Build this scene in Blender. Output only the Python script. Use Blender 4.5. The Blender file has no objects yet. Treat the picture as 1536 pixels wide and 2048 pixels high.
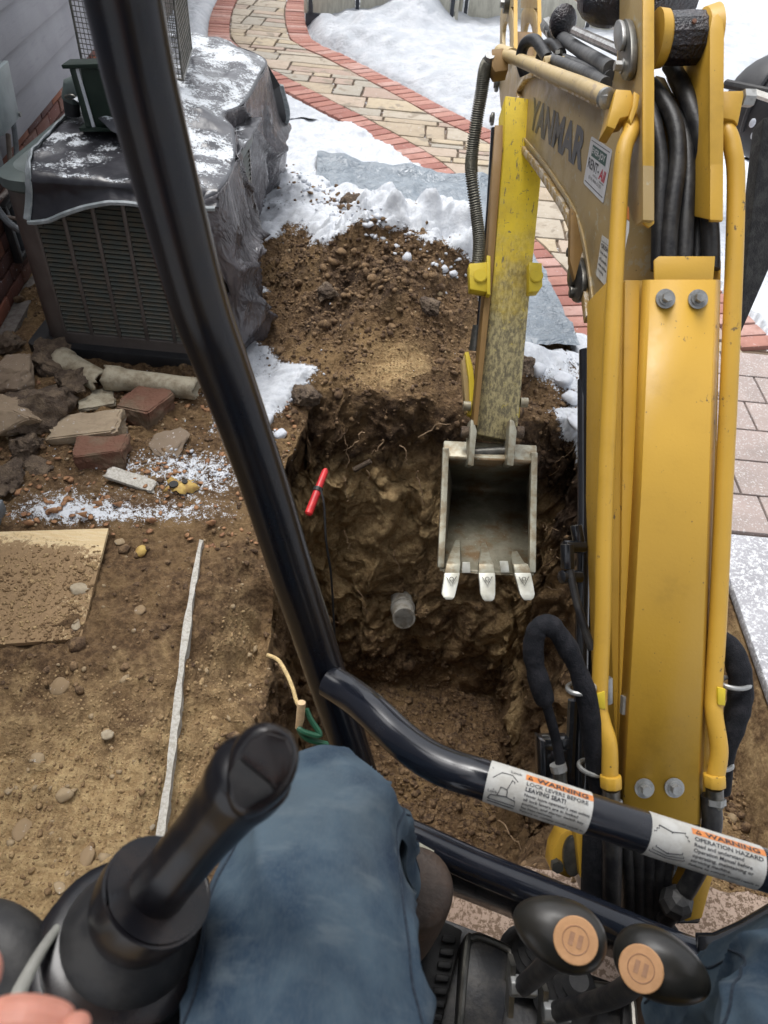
import bpy, bmesh, math, random
import numpy as np
from mathutils import Vector, Matrix
random.seed(7); rng = np.random.default_rng(7)

# ------------------------------------------------------------------ camera, world, sun, exposure
CAMH, FPX, PITCH, ROLL = 1.75, 1450.0, 45.0, 5.4
SC = bpy.context.scene
cam_data = bpy.data.cameras.new('camera')
cam = bpy.data.objects.new('camera', cam_data); SC.collection.objects.link(cam); SC.camera = cam
cam_data.sensor_fit = 'VERTICAL'; cam_data.sensor_height = 36.0; cam_data.lens = 36.0*FPX/2048
cam_data.clip_start = 0.01; cam_data.clip_end = 400
RM = Matrix.Rotation(math.radians(90-PITCH), 3, 'X') @ Matrix.Rotation(math.radians(ROLL), 3, 'Z')
cam.matrix_world = Matrix.Translation((0, 0, CAMH)) @ RM.to_4x4()
cam_data.dof.use_dof = True; cam_data.dof.focus_distance = 1.75; cam_data.dof.aperture_fstop = 7.5

world = bpy.data.worlds.new('World'); SC.world = world; world.use_nodes = True
wn = world.node_tree.nodes; wl = world.node_tree.links
bg = wn['Background']; sky = wn.new('ShaderNodeTexSky'); sky.sky_type = 'NISHITA'; sky.sun_disc = False
sky.sun_elevation = math.radians(70); sky.sun_rotation = math.radians(-40); sky.dust_density = 4.0; sky.air_density = 1.0; sky.ozone_density = 1.0
hs = wn.new('ShaderNodeHueSaturation'); hs.inputs['Saturation'].default_value = 0.22
wl.new(sky.outputs[0], hs.inputs['Color']); wl.new(hs.outputs[0], bg.inputs['Color'])
bg.inputs['Strength'].default_value = 0.15
sun_data = bpy.data.lights.new('sun', 'SUN'); sun_data.energy = 1.0; sun_data.angle = math.radians(28); sun_data.color = (1, .98, .95)
sun = bpy.data.objects.new('sun', sun_data); SC.collection.objects.link(sun)
# bright cloud high ahead of the machine, slightly to the left
sun.rotation_euler = Vector((.22, -.26, -.94)).to_track_quat('-Z', 'Y').to_euler()
SC.view_settings.view_transform = 'Standard'; SC.view_settings.look = 'None'
SC.view_settings.gamma = 1.0; SC.view_settings.use_curve_mapping = False
SC.view_settings.exposure = 0.85

# ------------------------------------------------------------------ geometry helpers
CAM = Vector((0, 0, CAMH)); M3 = np.array([list(r) for r in RM])
def ray(px, py): return RM @ Vector(((px-768)/FPX, -(py-1024)/FPX, -1.0))
def D(px, py, d): return CAM + ray(px, py)*d                       # photo pixel at a measured distance
def G(px, py, z=0.0):
    r = ray(px, py); return CAM + r*((z-CAMH)/r.z)
def PL(px, py, p0, n):                                             # pixel seen on a plane
    r = ray(px, py); return CAM + r*((Vector(p0)-CAM).dot(n)/r.dot(n))
def proj(P):
    q = (P - np.array([0, 0, CAMH])) @ M3
    w = np.maximum(-q[..., 2], .05)
    return 768+FPX*q[..., 0]/w, 1024-FPX*q[..., 1]/w
def smooth01(t): t = np.clip(t, 0, 1); return t*t*(3-2*t)
def _h(i, j, k, s):
    n = (i*374761393 + j*668265263 + k*2147483647 + s*1274126177) & 0xffffffff
    n = ((n ^ (n >> 13))*1103515245) & 0xffffffff
    n = ((n ^ (n >> 16))*2654435769) & 0xffffffff
    return ((n >> 8) & 0xffff)/65535.0*2-1
def vn(x, y, z=None, s=0):
    x = np.asarray(x, float); y = np.asarray(y, float); z = np.zeros_like(x) if z is None else np.asarray(z, float)
    xi, yi, zi = np.floor(x).astype(np.int64), np.floor(y).astype(np.int64), np.floor(z).astype(np.int64)
    fx, fy, fz = x-xi, y-yi, z-zi
    fx, fy, fz = (f*f*f*(f*(f*6-15)+10) for f in (fx, fy, fz))
    r = 0
    for a in (0, 1):
        wx = fx if a else 1-fx
        for b in (0, 1):
            wy = fy if b else 1-fy
            for c in (0, 1):
                r = r + wx*wy*(fz if c else 1-fz)*_h(xi+a, yi+b, zi+c, s)
    return r
def fbm(x, y, z=None, o=4, s=0, g=.5):
    r = 0; a = 1; f = 1; x = np.asarray(x, float); z = np.zeros_like(x) if z is None else z
    for k in range(o):
        r = r + a*vn(x*f+k*7.3, y*f+k*3.1, z*f, s+k); a *= g; f *= 2.03
    return r
def sd_poly(px, py, poly):                                         # signed distance, + inside
    px = np.asarray(px, float); inside = np.zeros(px.shape, bool); dm = np.full(px.shape, 1e9)
    n = len(poly)
    for i in range(n):
        x0, y0 = poly[i]; x1, y1 = poly[(i+1) % n]
        ex, ey = x1-x0, y1-y0
        t = np.clip(((px-x0)*ex+(py-y0)*ey)/(ex*ex+ey*ey+1e-12), 0, 1)
        dm = np.minimum(dm, np.hypot(px-x0-t*ex, py-y0-t*ey))
        c = ((y0 > py) != (y1 > py)) & (px < (x1-x0)*(py-y0)/((y1-y0) if y1 != y0 else 1e-9)+x0)
        inside ^= c
    return np.where(inside, dm, -dm)

WL = {}
def link(name, me, loc=(0, 0, 0), parent=None):
    o = bpy.data.objects.new(name, me); SC.collection.objects.link(o)
    o.location = loc
    if parent is not None:
        o.parent = parent; o.matrix_parent_inverse = Matrix.Translation(-WL[parent.name])
    WL[o.name] = Vector(loc)
    return o
def tag(o, label=None, cat=None, group=None, kind=None):
    if label: o['label'] = label
    if cat: o['category'] = cat
    if group: o['group'] = group
    if kind: o['kind'] = kind
    return o
def empty(name, loc, label, cat, group=None):
    return tag(link(name, None, loc), label, cat, group)
class MB:
    """collects shapes, then links them as one mesh object"""
    def __init__(s): s.v = []; s.f = []
    def add(s, vs, fs):
        b = len(s.v); s.v += [tuple(v) for v in vs]; s.f += [tuple(i+b for i in f) for f in fs]; return s
    def prism(s, poly, ext):
        n = len(poly); ext = Vector(ext); P = [Vector(p) for p in poly]
        s.add(P+[p+ext for p in P], [tuple(range(n))[::-1], tuple(range(n, 2*n))] + [(i, (i+1) % n, n+(i+1) % n, n+i) for i in range(n)]); return s
    def box(s, c, sz, rot=None):
        c = Vector(c); R_ = rot if rot is not None else Matrix.Identity(3)
        vs = [c + R_ @ Vector((sz[0]*a/2, sz[1]*b/2, sz[2]*d/2)) for a in (-1, 1) for b in (-1, 1) for d in (-1, 1)]
        return s.add(vs, [(0, 1, 3, 2), (4, 6, 7, 5), (0, 4, 5, 1), (2, 3, 7, 6), (0, 2, 6, 4), (1, 5, 7, 3)])
    def tube(s, pts, r, n=16, cap=True, ell=1.0, updir=None):
        P = [Vector(p) for p in pts]; m = len(P); rr = list(r) if hasattr(r, '__len__') else [r]*m
        up = Vector(updir) if updir is not None else None; T0 = (P[1]-P[0]).normalized()
        if up is None:
            up = Vector((0, 0, 1)) if abs(T0.z) < .9 else Vector((0, 1, 0))
        nrm = (up - T0*up.dot(T0)).normalized(); b = len(s.v); vs = []; fs = []
        for i in range(m):
            T = (P[min(i+1, m-1)]-P[max(i-1, 0)]).normalized()
            nrm = (nrm - T*nrm.dot(T)).normalized(); bn = T.cross(nrm)
            for k in range(n):
                a = 2*math.pi*k/n; vs.append(P[i]+(nrm*math.cos(a)*ell+bn*math.sin(a))*rr[i])
        for i in range(m-1):
            for k in range(n):
                fs.append((i*n+k, i*n+(k+1) % n, (i+1)*n+(k+1) % n, (i+1)*n+k))
        if cap: fs += [tuple(range(n))[::-1], tuple(range((m-1)*n, m*n))]
        return s.add(vs, fs)
    def cyl(s, a, b, r, n=20, r2=None): return s.tube([a, b], [r, r if r2 is None else r2], n)
    def ball(s, c, r, n=12, m=8, R_=None):
        c = Vector(c); r = Vector(r) if hasattr(r, '__len__') else Vector((r, r, r)); vs = []; fs = []
        for i in range(m+1):
            th = math.pi*i/m
            for k in range(n):
                a = 2*math.pi*k/n; p = Vector((r.x*math.sin(th)*math.cos(a), r.y*math.sin(th)*math.sin(a), r.z*math.cos(th)))
                vs.append(c + (R_ @ p if R_ is not None else p))
        for i in range(m):
            for k in range(n): fs.append((i*n+k, i*n+(k+1) % n, (i+1)*n+(k+1) % n, (i+1)*n+k))
        return s.add(vs, fs)
    def build(s, name, mat, parent=None, smooth=True, bevel=0, label=None, angle=35, mod=None):
        A = np.array(s.v); c = Vector(tuple((A.min(0)+A.max(0))/2))
        me = bpy.data.meshes.new(name); me.from_pydata([tuple(Vector(v)-c) for v in s.v], [], s.f)
        bm = bmesh.new(); bm.from_mesh(me); bmesh.ops.remove_doubles(bm, verts=bm.verts, dist=1e-6)
        bmesh.ops.recalc_face_normals(bm, faces=bm.faces)
        if bevel:
            es = [e for e in bm.edges if len(e.link_faces) == 2 and e.calc_face_angle(0) > math.radians(30)]
            bmesh.ops.bevel(bm, geom=es, offset=bevel, segments=2, profile=.5, affect='EDGES', clamp_overlap=True)
        for f in bm.faces: f.smooth = smooth
        if smooth:
            for e in bm.edges:
                if len(e.link_faces) == 2 and e.calc_face_angle(0) > math.radians(angle): e.smooth = False
        bm.to_mesh(me); bm.free(); me.materials.append(mat)
        o = link(name, me, c, parent)
        if label: o['label'] = label
        return o
def spl(pts, k=6):
    """Catmull-Rom through points (tuples of any length)"""
    P = [np.array(p, float) for p in pts]; P = [2*P[0]-P[1]]+P+[2*P[-1]-P[-2]]; out = []
    for i in range(1, len(P)-2):
        for j in range(k):
            t = j/k; a, b, c, d = P[i-1:i+3]
            out.append(.5*((2*b)+(-a+c)*t+(2*a-5*b+4*c-d)*t*t+(-a+3*b-3*c+d)*t**3))
    out.append(P[-2]); return out
def DS(pts, k=6): return [D(*p) for p in spl(pts, k)]
def grid_obj(name, X, mat, parent=None, attr=None, smooth=True, keep=None):
    h, w, _ = X.shape; V = X.reshape(-1, 3)
    idx = np.arange(h*w).reshape(h, w)
    F = np.stack([idx[:-1, :-1], idx[:-1, 1:], idx[1:, 1:], idx[1:, :-1]], -1).reshape(-1, 4)
    if keep is not None: F = F[keep.reshape(-1)]
    me = bpy.data.meshes.new(name)
    me.vertices.add(len(V)); me.vertices.foreach_set('co', V.astype(np.float32).ravel())
    me.loops.add(F.size); me.loops.foreach_set('vertex_index', F.astype(np.int32).ravel())
    me.polygons.add(len(F)); me.polygons.foreach_set('loop_start', (np.arange(len(F))*4).astype(np.int32))
    me.polygons.foreach_set('use_smooth', np.full(len(F), smooth))
    if attr is not None:
        a = me.color_attributes.new('mask', 'FLOAT_COLOR', 'POINT'); a.data.foreach_set('color', attr.reshape(-1, 4).astype(np.float32).ravel())
    me.update(); me.validate(); me.materials.append(mat)
    return link(name, me, (0, 0, 0), parent)
def soup(name, protoV, protoF, pos, scale, mat, attr=None, kind='stuff', label=None, cat=None, squash=.75):
    """many small lumps joined in one mesh (too many to count)"""
    n = len(pos); k = len(protoV)
    ang = rng.uniform(0, 6.28, n); ca, sa = np.cos(ang), np.sin(ang)
    st = rng.uniform(.6, 1.35, (n, 3)); st[:, 2] *= squash
    V = protoV[None]*(1+rng.uniform(-.36, .30, (n, k, 1)))*st[:, None, :]*np.asarray(scale).reshape(n, 1, 1)
    tilt = rng.uniform(-.5, .5, n); ct, s_ = np.cos(tilt), np.sin(tilt)
    y = V[..., 1]*ct[:, None]-V[..., 2]*s_[:, None]; z = V[..., 1]*s_[:, None]+V[..., 2]*ct[:, None]; x = V[..., 0]
    W_ = np.stack([x*ca[:, None]-y*sa[:, None], x*sa[:, None]+y*ca[:, None], z], -1)+pos[:, None, :]
    F = (protoF[None]+(np.arange(n)*k)[:, None, None]).reshape(-1, 3)
    me = bpy.data.meshes.new(name); me.vertices.add(n*k); me.vertices.foreach_set('co', W_.astype(np.float32).ravel())
    me.loops.add(F.size); me.loops.foreach_set('vertex_index', F.astype(np.int32).ravel())
    me.polygons.add(len(F)); me.polygons.foreach_set('loop_start', (np.arange(len(F))*3).astype(np.int32))
    me.update(); me.materials.append(mat)
    return tag(link(name, me), label, cat, None, kind)
def ico(sub=1):
    bm = bmesh.new(); bmesh.ops.create_icosphere(bm, subdivisions=sub, radius=1)
    v = np.array([tuple(a.co) for a in bm.verts]); f = np.array([[b.index for b in a.verts] for a in bm.faces]); bm.free(); return v, f

# ------------------------------------------------------------------ materials
class NT:
    def __init__(s, name):
        s.m = bpy.data.materials.new(name); s.m.use_nodes = True; s.n = s.m.node_tree.nodes; s.l = s.m.node_tree.links
        s.b = s.n['Principled BSDF']; s.pos = s.n.new('ShaderNodeNewGeometry').outputs['Position']
    def noise(s, scale, detail=4, rough=.55, vec=None, dist=0):
        t = s.n.new('ShaderNodeTexNoise'); t.inputs['Scale'].default_value = scale; t.inputs['Detail'].default_value = detail
        t.inputs['Roughness'].default_value = rough; t.inputs['Distortion'].default_value = dist; s.l.new(vec or s.pos, t.inputs['Vector']); return t.outputs[0]
    def vor(s, scale, vec=None, feature='F1', out=0):
        t = s.n.new('ShaderNodeTexVoronoi'); t.feature = feature; t.inputs['Scale'].default_value = scale; s.l.new(vec or s.pos, t.inputs['Vector']); return t.outputs[out]
    def ramp(s, fac, a, b, ca=0., cb=1.):
        t = s.n.new('ShaderNodeMapRange'); t.interpolation_type = 'SMOOTHSTEP'; s.l.new(fac, t.inputs[0])
        for i, v in enumerate((a, b, ca, cb)): t.inputs[i+1].default_value = v
        return t.outputs[0]
    def mix(s, fac, a, b):
        t = s.n.new('ShaderNodeMix'); t.data_type = 'RGBA'
        for i, v in ((0, fac), (6, a), (7, b)):
            if isinstance(v, bpy.types.NodeSocket): s.l.new(v, t.inputs[i])
            else: t.inputs[i].default_value = v if i == 0 else tuple(v)+((1,) if len(v) == 3 else ())
        return t.outputs[2]
    def math(s, op, a, b=0.):
        t = s.n.new('ShaderNodeMath'); t.operation = op
        for i, v in ((0, a), (1, b)):
            if isinstance(v, bpy.types.NodeSocket): s.l.new(v, t.inputs[i])
            else: t.inputs[i].default_value = v
        return t.outputs[0]
    def scaled(s, sx, sy, sz, rot=(0, 0, 0), src=None):
        t = s.n.new('ShaderNodeMapping'); t.inputs['Scale'].default_value = (sx, sy, sz); t.inputs['Rotation'].default_value = rot
        s.l.new(src or s.pos, t.inputs['Vector']); return t.outputs[0]
    def objc(s): return s.n.new('ShaderNodeTexCoord').outputs['Object']
    def rnd(s): return s.n.new('ShaderNodeObjectInfo').outputs['Random']
    def attr(s, name):
        t = s.n.new('ShaderNodeAttribute'); t.attribute_name = name; q = s.n.new('ShaderNodeSeparateColor'); s.l.new(t.outputs['Color'], q.inputs[0]); return q.outputs
    def bump(s, h, strength=.3, dist=.01, prev=None):
        t = s.n.new('ShaderNodeBump'); t.inputs['Distance'].default_value = dist
        if isinstance(strength, bpy.types.NodeSocket): s.l.new(strength, t.inputs['Strength'])
        else: t.inputs['Strength'].default_value = strength
        s.l.new(h, t.inputs['Height'])
        if prev is not None: s.l.new(prev, t.inputs['Normal'])
        return t.outputs[0]
    def done(s, col=None, rough=None, metal=0., normal=None, spec=None, coat=0.):
        for k, v in (('Base Color', col), ('Roughness', rough), ('Metallic', metal), ('Normal', normal), ('Specular IOR Level', spec), ('Coat Weight', coat)):
            if v is None: continue
            if isinstance(v, bpy.types.NodeSocket): s.l.new(v, s.b.inputs[k])
            elif k == 'Base Color': s.b.inputs[k].default_value = tuple(v)+(1,)
            else: s.b.inputs[k].default_value = v
        return s.m
def simple(name, c, c2=None, rough=.5, metal=0., sc=30, bs=.15, bd=.002, spec=.5, lo=.4, hi=.65, coat=0.):
    t = NT(name); n = t.noise(sc, 6, .65)
    return t.done(t.mix(t.ramp(n, lo, hi), c, c2 or tuple(x*.8 for x in c)), rough, metal, t.bump(t.noise(sc*6, 4), bs, bd), spec, coat)

def m_soil():
    t = NT('soil'); a = t.attr('mask'); n1 = t.noise(9, 8, .65); n2 = t.noise(45, 8, .7); n3 = t.noise(180, 5, .7)
    v = t.vor(70); v2 = t.vor(28)
    dirt = t.mix(t.ramp(n2, .35, .7), (.088, .052, .028), (.26, .165, .085))
    dirt = t.mix(t.ramp(t.noise(4, 5, .6), .45, .7), dirt, (.27, .175, .085))
    tan = t.mix(t.ramp(n2, .3, .7), (.34, .22, .105), (.57, .415, .215))
    tan = t.mix(t.ramp(t.noise(22, 6, .7), .55, .75, 0, .8), tan, (.22, .135, .065))
    dark = t.mix(t.ramp(n2, .35, .75), (.034, .021, .014), (.12, .075, .045))
    g = t.ramp(t.math('ADD', a[1], t.math('MULTIPLY', t.math('SUBTRACT', n1, .5), 1.1)), .3, .75)
    c = t.mix(g, dirt, tan)
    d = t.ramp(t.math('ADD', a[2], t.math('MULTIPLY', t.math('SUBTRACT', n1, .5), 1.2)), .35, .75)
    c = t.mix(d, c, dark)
    grit = t.ramp(t.vor(110, out=0), .0, .28, 1, 0)
    c = t.mix(t.math('MULTIPLY', grit, t.ramp(n2, .45, .65, 0, .55)), c, (.42, .35, .25))
    s0 = t.math('ADD', a[0], t.math('ADD', t.math('MULTIPLY', t.math('SUBTRACT', n2, .5), 1.3), t.math('MULTIPLY', t.math('SUBTRACT', n3, .5), .7)))
    sm = t.ramp(s0, .46, .54)
    c = t.mix(sm, c, t.mix(t.ramp(n2, .3, .7), (.50, .53, .575), (.62, .645, .68)))
    h = t.math('ADD', t.math('MULTIPLY', n2, 1.0), t.math('ADD', t.math('MULTIPLY', n3, .35), t.math('MULTIPLY', v, -.45)))
    hh = t.math('ADD', h, t.math('MULTIPLY', sm, .35))
    return t.done(c, t.ramp(sm, 0, 1, .93, .55), 0., t.bump(hh, t.ramp(sm, 0, 1, .95, .30), .014), .25)
def m_snow():
    t = NT('snow'); n2 = t.noise(40, 8, .7); a = t.attr('mask')
    s0 = t.ramp(t.math('ADD', a[0], t.math('MULTIPLY', t.math('SUBTRACT', n2, .5), 1.0)), .42, .5)
    c = t.mix(s0, (.16, .12, .08), t.mix(t.ramp(t.noise(8, 5), .3, .7), (.46, .49, .53), (.58, .60, .635)))
    return t.done(c, .6, 0., t.bump(t.math('ADD', t.noise(14, 6), t.math('MULTIPLY', n2, .6)), .7, .03), .3)
def m_steel_paint(name, c, worn, wornamt=.62, rough=.38, dirt=(.10, .07, .03), scratch=True):
    t = NT(name); n = t.noise(14, 8, .7); st = t.noise(60, 5, .7, t.scaled(1.5, .35, 1.0, (.6, .2, .4)))
    base = t.mix(t.ramp(t.noise(3, 3), .35, .7), c, tuple(x*.86 for x in c))
    w = t.ramp(t.math('ADD', t.math('MULTIPLY', n, .5), t.math('MULTIPLY', st, .5)), wornamt, wornamt+.03)
    col = t.mix(w, base, worn)
    spk = t.math('MAXIMUM', t.ramp(t.vor(85), .05, .09, 1, 0), t.ramp(t.vor(30), .05, .075, 1, 0))
    col = t.mix(t.math('MULTIPLY', spk, t.ramp(n, .50, .54)), col, dirt)
    col = t.mix(t.ramp(t.noise(6, 6, .7), .52, .75, 0, .5), col, tuple(x*.55 for x in c))
    return t.done(col, t.ramp(n, .3, .8, rough, rough+.25), 0., t.bump(t.math('ADD', t.noise(160, 3), t.math('MULTIPLY', w, -.5)), .12, .002), .5)
MAT = {}
MAT['soil'] = m_soil(); MAT['snow'] = m_snow()
MAT['yellow'] = m_steel_paint('yellow paint', (.54, .315, .036), (.13, .085, .035), .605)
MAT['yellow_light'] = m_steel_paint('worn boom side paint', (.37, .265, .115), (.36, .31, .21), .55, .34)
MAT['yellow_rim'] = m_steel_paint('scuffed rim paint', (.36, .235, .08), (.52, .45, .35), .50, .45)
MAT['yellow_pale'] = m_steel_paint('sun faded tube paint', (.50, .38, .19), (.36, .27, .17), .56, .4)
def m_stick():
    t = NT('scraped stick paint'); n = t.noise(12, 8, .7); sep = t.n.new('ShaderNodeSeparateXYZ'); t.l.new(t.pos, sep.inputs[0])
    g = t.math('ADD', sep.outputs['Z'], t.math('MULTIPLY', t.math('SUBTRACT', t.noise(9, 5, .7), .5), .55))
    mud = t.ramp(g, .50, .86, 1, 0)
    st = t.noise(26, 6, .75, t.scaled(3.2, .7, .7, (.0, .5, .6))); st2 = t.noise(30, 6, .75, t.scaled(.8, 2.4, 1.2, (.6, .2, 1.1)))
    scr = t.math('MAXIMUM', t.ramp(st, .60, .62), t.ramp(st2, .635, .65))
    col = t.mix(t.ramp(n, .4, .7), (.66, .48, .02), (.55, .385, .02)); col = t.mix(scr, col, (.16, .13, .06))
    mc = t.mix(t.ramp(t.noise(55, 8, .75, t.scaled(1.6, 1, .5)), .40, .62), (.13, .11, .065), (.40, .34, .17))
    mc = t.mix(t.ramp(t.noise(38, 6, .8), .60, .68, 0, .7), mc, (.55, .44, .06))
    return t.done(t.mix(mud, col, mc), .6, 0., t.bump(t.noise(120, 5), .25, .002), .4)
MAT['stick'] = m_stick()
MAT['bright_yellow'] = m_steel_paint('bright yellow paint', (.60, .45, .022), (.25, .18, .07), .60, .45)
MAT['yellow_shaded'] = m_steel_paint('brown shaded paint', (.23, .13, .035), (.11, .07, .03), .6, .5)  # dark copy of the yellow paint, shade put into its colour
def m_bucket():
    t = NT('bucket steel'); n = t.noise(16, 8, .7); f = t.noise(90, 6, .7)
    c = t.mix(t.ramp(n, .35, .65), (.16, .15, .105), (.24, .22, .165)); c = t.mix(t.ramp(t.noise(7, 6, .7), .47, .62), c, (.15, .095, .045))
    c = t.mix(t.ramp(f, .62, .72), c, (.5, .48, .42))
    return t.done(c, .55, .35, t.bump(f, .3, .003), .5)
MAT['bucket'] = m_bucket()
MAT['tooth'] = simple('polished tooth steel', (.56, .56, .50), (.42, .41, .34), .38, .3, 18, .15, .002)
MAT['worn_steel'] = simple('worn light steel', (.34, .33, .26), (.22, .175, .11), .45, .4, 22, .3, .002)
MAT['zinc'] = simple('zinc plated bolt', (.34, .345, .34), (.22, .22, .21), .42, .55, 40, .2, .001)
MAT['chrome'] = simple('scratched chrome', (.62, .61, .60), (.36, .34, .33), .22, .9, 26, .3, .002)
MAT['steel_dark'] = simple('dark plated steel', (.10, .10, .09), (.18, .17, .15), .35, .7, 30, .2, .001)
MAT['black_paint'] = simple('glossy black paint', (.008, .009, .011), (.014, .015, .018), .20, 0, 8, .05, .001, .55, coat=.25)
def m_blackpaint():
    t = NT('glossy black tube paint'); n = t.noise(7, 6, .7)
    c = t.mix(t.ramp(n, .45, .75), (.008, .010, .016), (.020, .021, .027)); sc = t.noise(60, 6, .8, t.scaled(1, 1, 3))
    w = t.ramp(t.math('ADD', t.math('MULTIPLY', n, .5), t.math('MULTIPLY', sc, .5)), .655, .67)
    return t.done(t.mix(w, c, (.24, .20, .15)), t.ramp(t.noise(30, 6, .7), .3, .75, .10, .26), 0., t.bump(t.noise(90, 4), .03, .001), .6)
MAT['tube_black'] = m_blackpaint()
MAT['post_black'] = simple('dark post paint', (.006, .007, .011), (.014, .011, .010), .22, 0, 6, .03, .001, .28)
MAT['hose'] = simple('black hose rubber', (.012, .012, .014), (.034, .033, .032), .42, 0, 30, .35, .002, .35)
MAT['hose_grey'] = simple('dusty grey hose', (.075, .078, .082), (.12, .12, .12), .6, 0, 40, .35, .002, .35)
MAT['sleeve'] = simple('woven black sleeve', (.009, .010, .013), (.02, .02, .024), .85, 0, 60, .6, .003, .2)
MAT['spring'] = simple('spring guard steel', (.13, .125, .10), (.20, .19, .15), .5, .5, 60, .2, .001)
MAT['grease'] = simple('greasy black boss', (.006, .007, .012), (.02, .012, .016), .18, 0, 30, .7, .008, .6)
MAT['rubber'] = simple('black rubber', (.014, .014, .015), (.032, .031, .030), .55, 0, 24, .3, .002, .4)
MAT['grip'] = simple('satin black grip plastic', (.006, .006, .008), (.020, .014, .012), .25, 0, 14, .08, .001, .38)
MAT['floor_metal'] = simple('black floor plate', (.016, .017, .020), (.060, .055, .050), .45, 0, 26, .3, .002, .45)
MAT['knob'] = simple('worn olive black knob', (.020, .020, .018), (.034, .031, .026), .30, 0, 14, .08, .001, .45)
MAT['red'] = simple('red plastic', (.60, .028, .030), (.45, .02, .025), .4, 0, 30, .1)
MAT['wood_pale'] = simple('pale wood', (.62, .45, .26), (.52, .36, .20), .6, 0, 60, .2)
MAT['knob_disc'] = simple('orange tan disc', (.66, .36, .17), (.58, .31, .14), .55, 0, 40, .15)
MAT['knob_icon'] = simple('worn disc icon', (.46, .25, .14), (.38, .2, .11), .55, 0, 60, .15)
MAT['green_hose'] = simple('green garden hose', (.012, .07, .035), (.02, .09, .05), .4, 0, 40, .1)
MAT['rope'] = simple('yellow rope', (.62, .46, .22), (.45, .33, .16), .8, 0, 120, .4, .002)
MAT['root'] = simple('root bark', (.36, .25, .15), (.22, .14, .08), .8, 0, 60, .4)
MAT['concrete'] = simple('concrete', (.34, .32, .31), (.26, .23, .21), .8, 0, 18, .5, .003)
def m_speck(name, c, c2, sp, sc=60, lim=.50):
    t = NT(name); n = t.noise(6, 5); f = t.noise(sc, 6, .75, t.scaled(1, 1.0, 1))
    col = t.mix(t.ramp(n, .35, .65), c, c2); col = t.mix(t.ramp(f, lim, lim+.06), col, sp)
    return t.done(col, .75, 0., t.bump(t.noise(140, 4), .35, .002), .35)
MAT['slab_dirty'] = m_speck('dirt strewn concrete', (.36, .27, .21), (.29, .21, .16), (.13, .085, .055), 95, .485)
MAT['slab_snow'] = m_speck('slushy concrete', (.36, .36, .385), (.29, .29, .31), (.60, .615, .64), 90, .50)
MAT['paver'] = m_speck('dusted concrete paver', (.37, .30, .275), (.30, .25, .23), (.54, .52, .51), 120, .55)
def m_piece(name, cols, rough=.75, sc=14, spot=None, bump=.4):
    t = NT(name); r = t.rnd(); c = cols[0]
    for i, k in enumerate(cols[1:]):
        e = (i+1)/len(cols); c = t.mix(t.ramp(r, e-.03, e+.03), c, k)
    n = t.noise(sc, 7, .7); c = t.mix(t.ramp(n, .45, .7, 0, .6), c, tuple(x*.7 for x in cols[0]))
    if spot: c = t.mix(t.ramp(t.noise(7, 3, .5, None, .4), .60, .63, 0, .85), c, spot)
    c = t.mix(t.ramp(t.noise(55, 7, .75), .60, .68, 0, .8), c, (.68, .68, .70))
    return t.done(c, rough, 0., t.bump(n, bump, .004), .35)
MAT['path_brick'] = m_piece('red paving brick', [(.34, .15, .115), (.40, .205, .165), (.29, .12, .095), (.44, .27, .23), (.37, .18, .14)])
MAT['flagstone'] = m_piece('sandstone flag', [(.38, .31, .225), (.43, .355, .25), (.34, .31, .26), (.41, .33, .26), (.36, .27, .22), (.40, .35, .28)], spot=(.25, .21, .16))
MAT['wall_brick'] = m_piece('old house brick', [(.26, .095, .06), (.18, .075, .06), (.13, .07, .065), (.33, .13, .075), (.22, .12, .095)], .85, 20)
MAT['mortar'] = simple('grey mortar', (.20, .18, .16), (.13, .11, .10), .9, 0, 40, .5, .003)
MAT['joint'] = m_speck('sandy joint fill', (.15, .11, .075), (.10, .07, .05), (.70, .72, .76), 7, .56)
def m_siding():
    t = NT('grey painted siding'); g = t.noise(30, 7, .7, t.scaled(.12, .12, 2.6), 1.2)
    c = t.mix(t.ramp(t.noise(2.5, 4), .35, .7), (.27, .27, .295), (.33, .33, .355)); c = t.mix(t.ramp(g, .50, .72, 0, .5), c, (.20, .20, .22))
    c = t.mix(t.ramp(t.noise(25, 4, .6), .73, .75, 0, .5), c, (.5, .5, .5))
    return t.done(c, .62, 0., t.bump(g, .4, .003), .35)
MAT['siding'] = m_siding()
MAT['grey_box'] = simple('pale grey metal box', (.30, .35, .36), (.25, .29, .30), .45, .1, 14, .1)
MAT['conduit'] = simple('grey conduit', (.17, .19, .21), (.12, .13, .14), .5, 0, 30, .1)
MAT['conduit_tan'] = simple('tan conduit', (.30, .24, .20), (.22, .17, .14), .5, 0, 30, .1)
MAT['ac_brown'] = simple('taupe ac casing', (.125, .108, .10), (.10, .085, .078), .5, 0, 12, .15)
MAT['ac_fin'] = simple('louver casing', (.095, .105, .092), (.135, .115, .085), .45, .1, 22, .2)
MAT['ac_lid'] = simple('grey green plastic lid', (.10, .125, .12), (.085, .105, .10), .45, 0, 10, .1)
MAT['ac_dark'] = simple('dark coil', (.022, .023, .021), (.035, .034, .03), .8, 0, 60, .5)
MAT['black_matte'] = simple('black plastic', (.018, .019, .022), (.03, .03, .032), .5, 0, 12, .2)
MAT['green_metal'] = simple('dark green painted metal', (.010, .022, .015), (.018, .032, .022), .4, .2, 12, .15)
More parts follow.
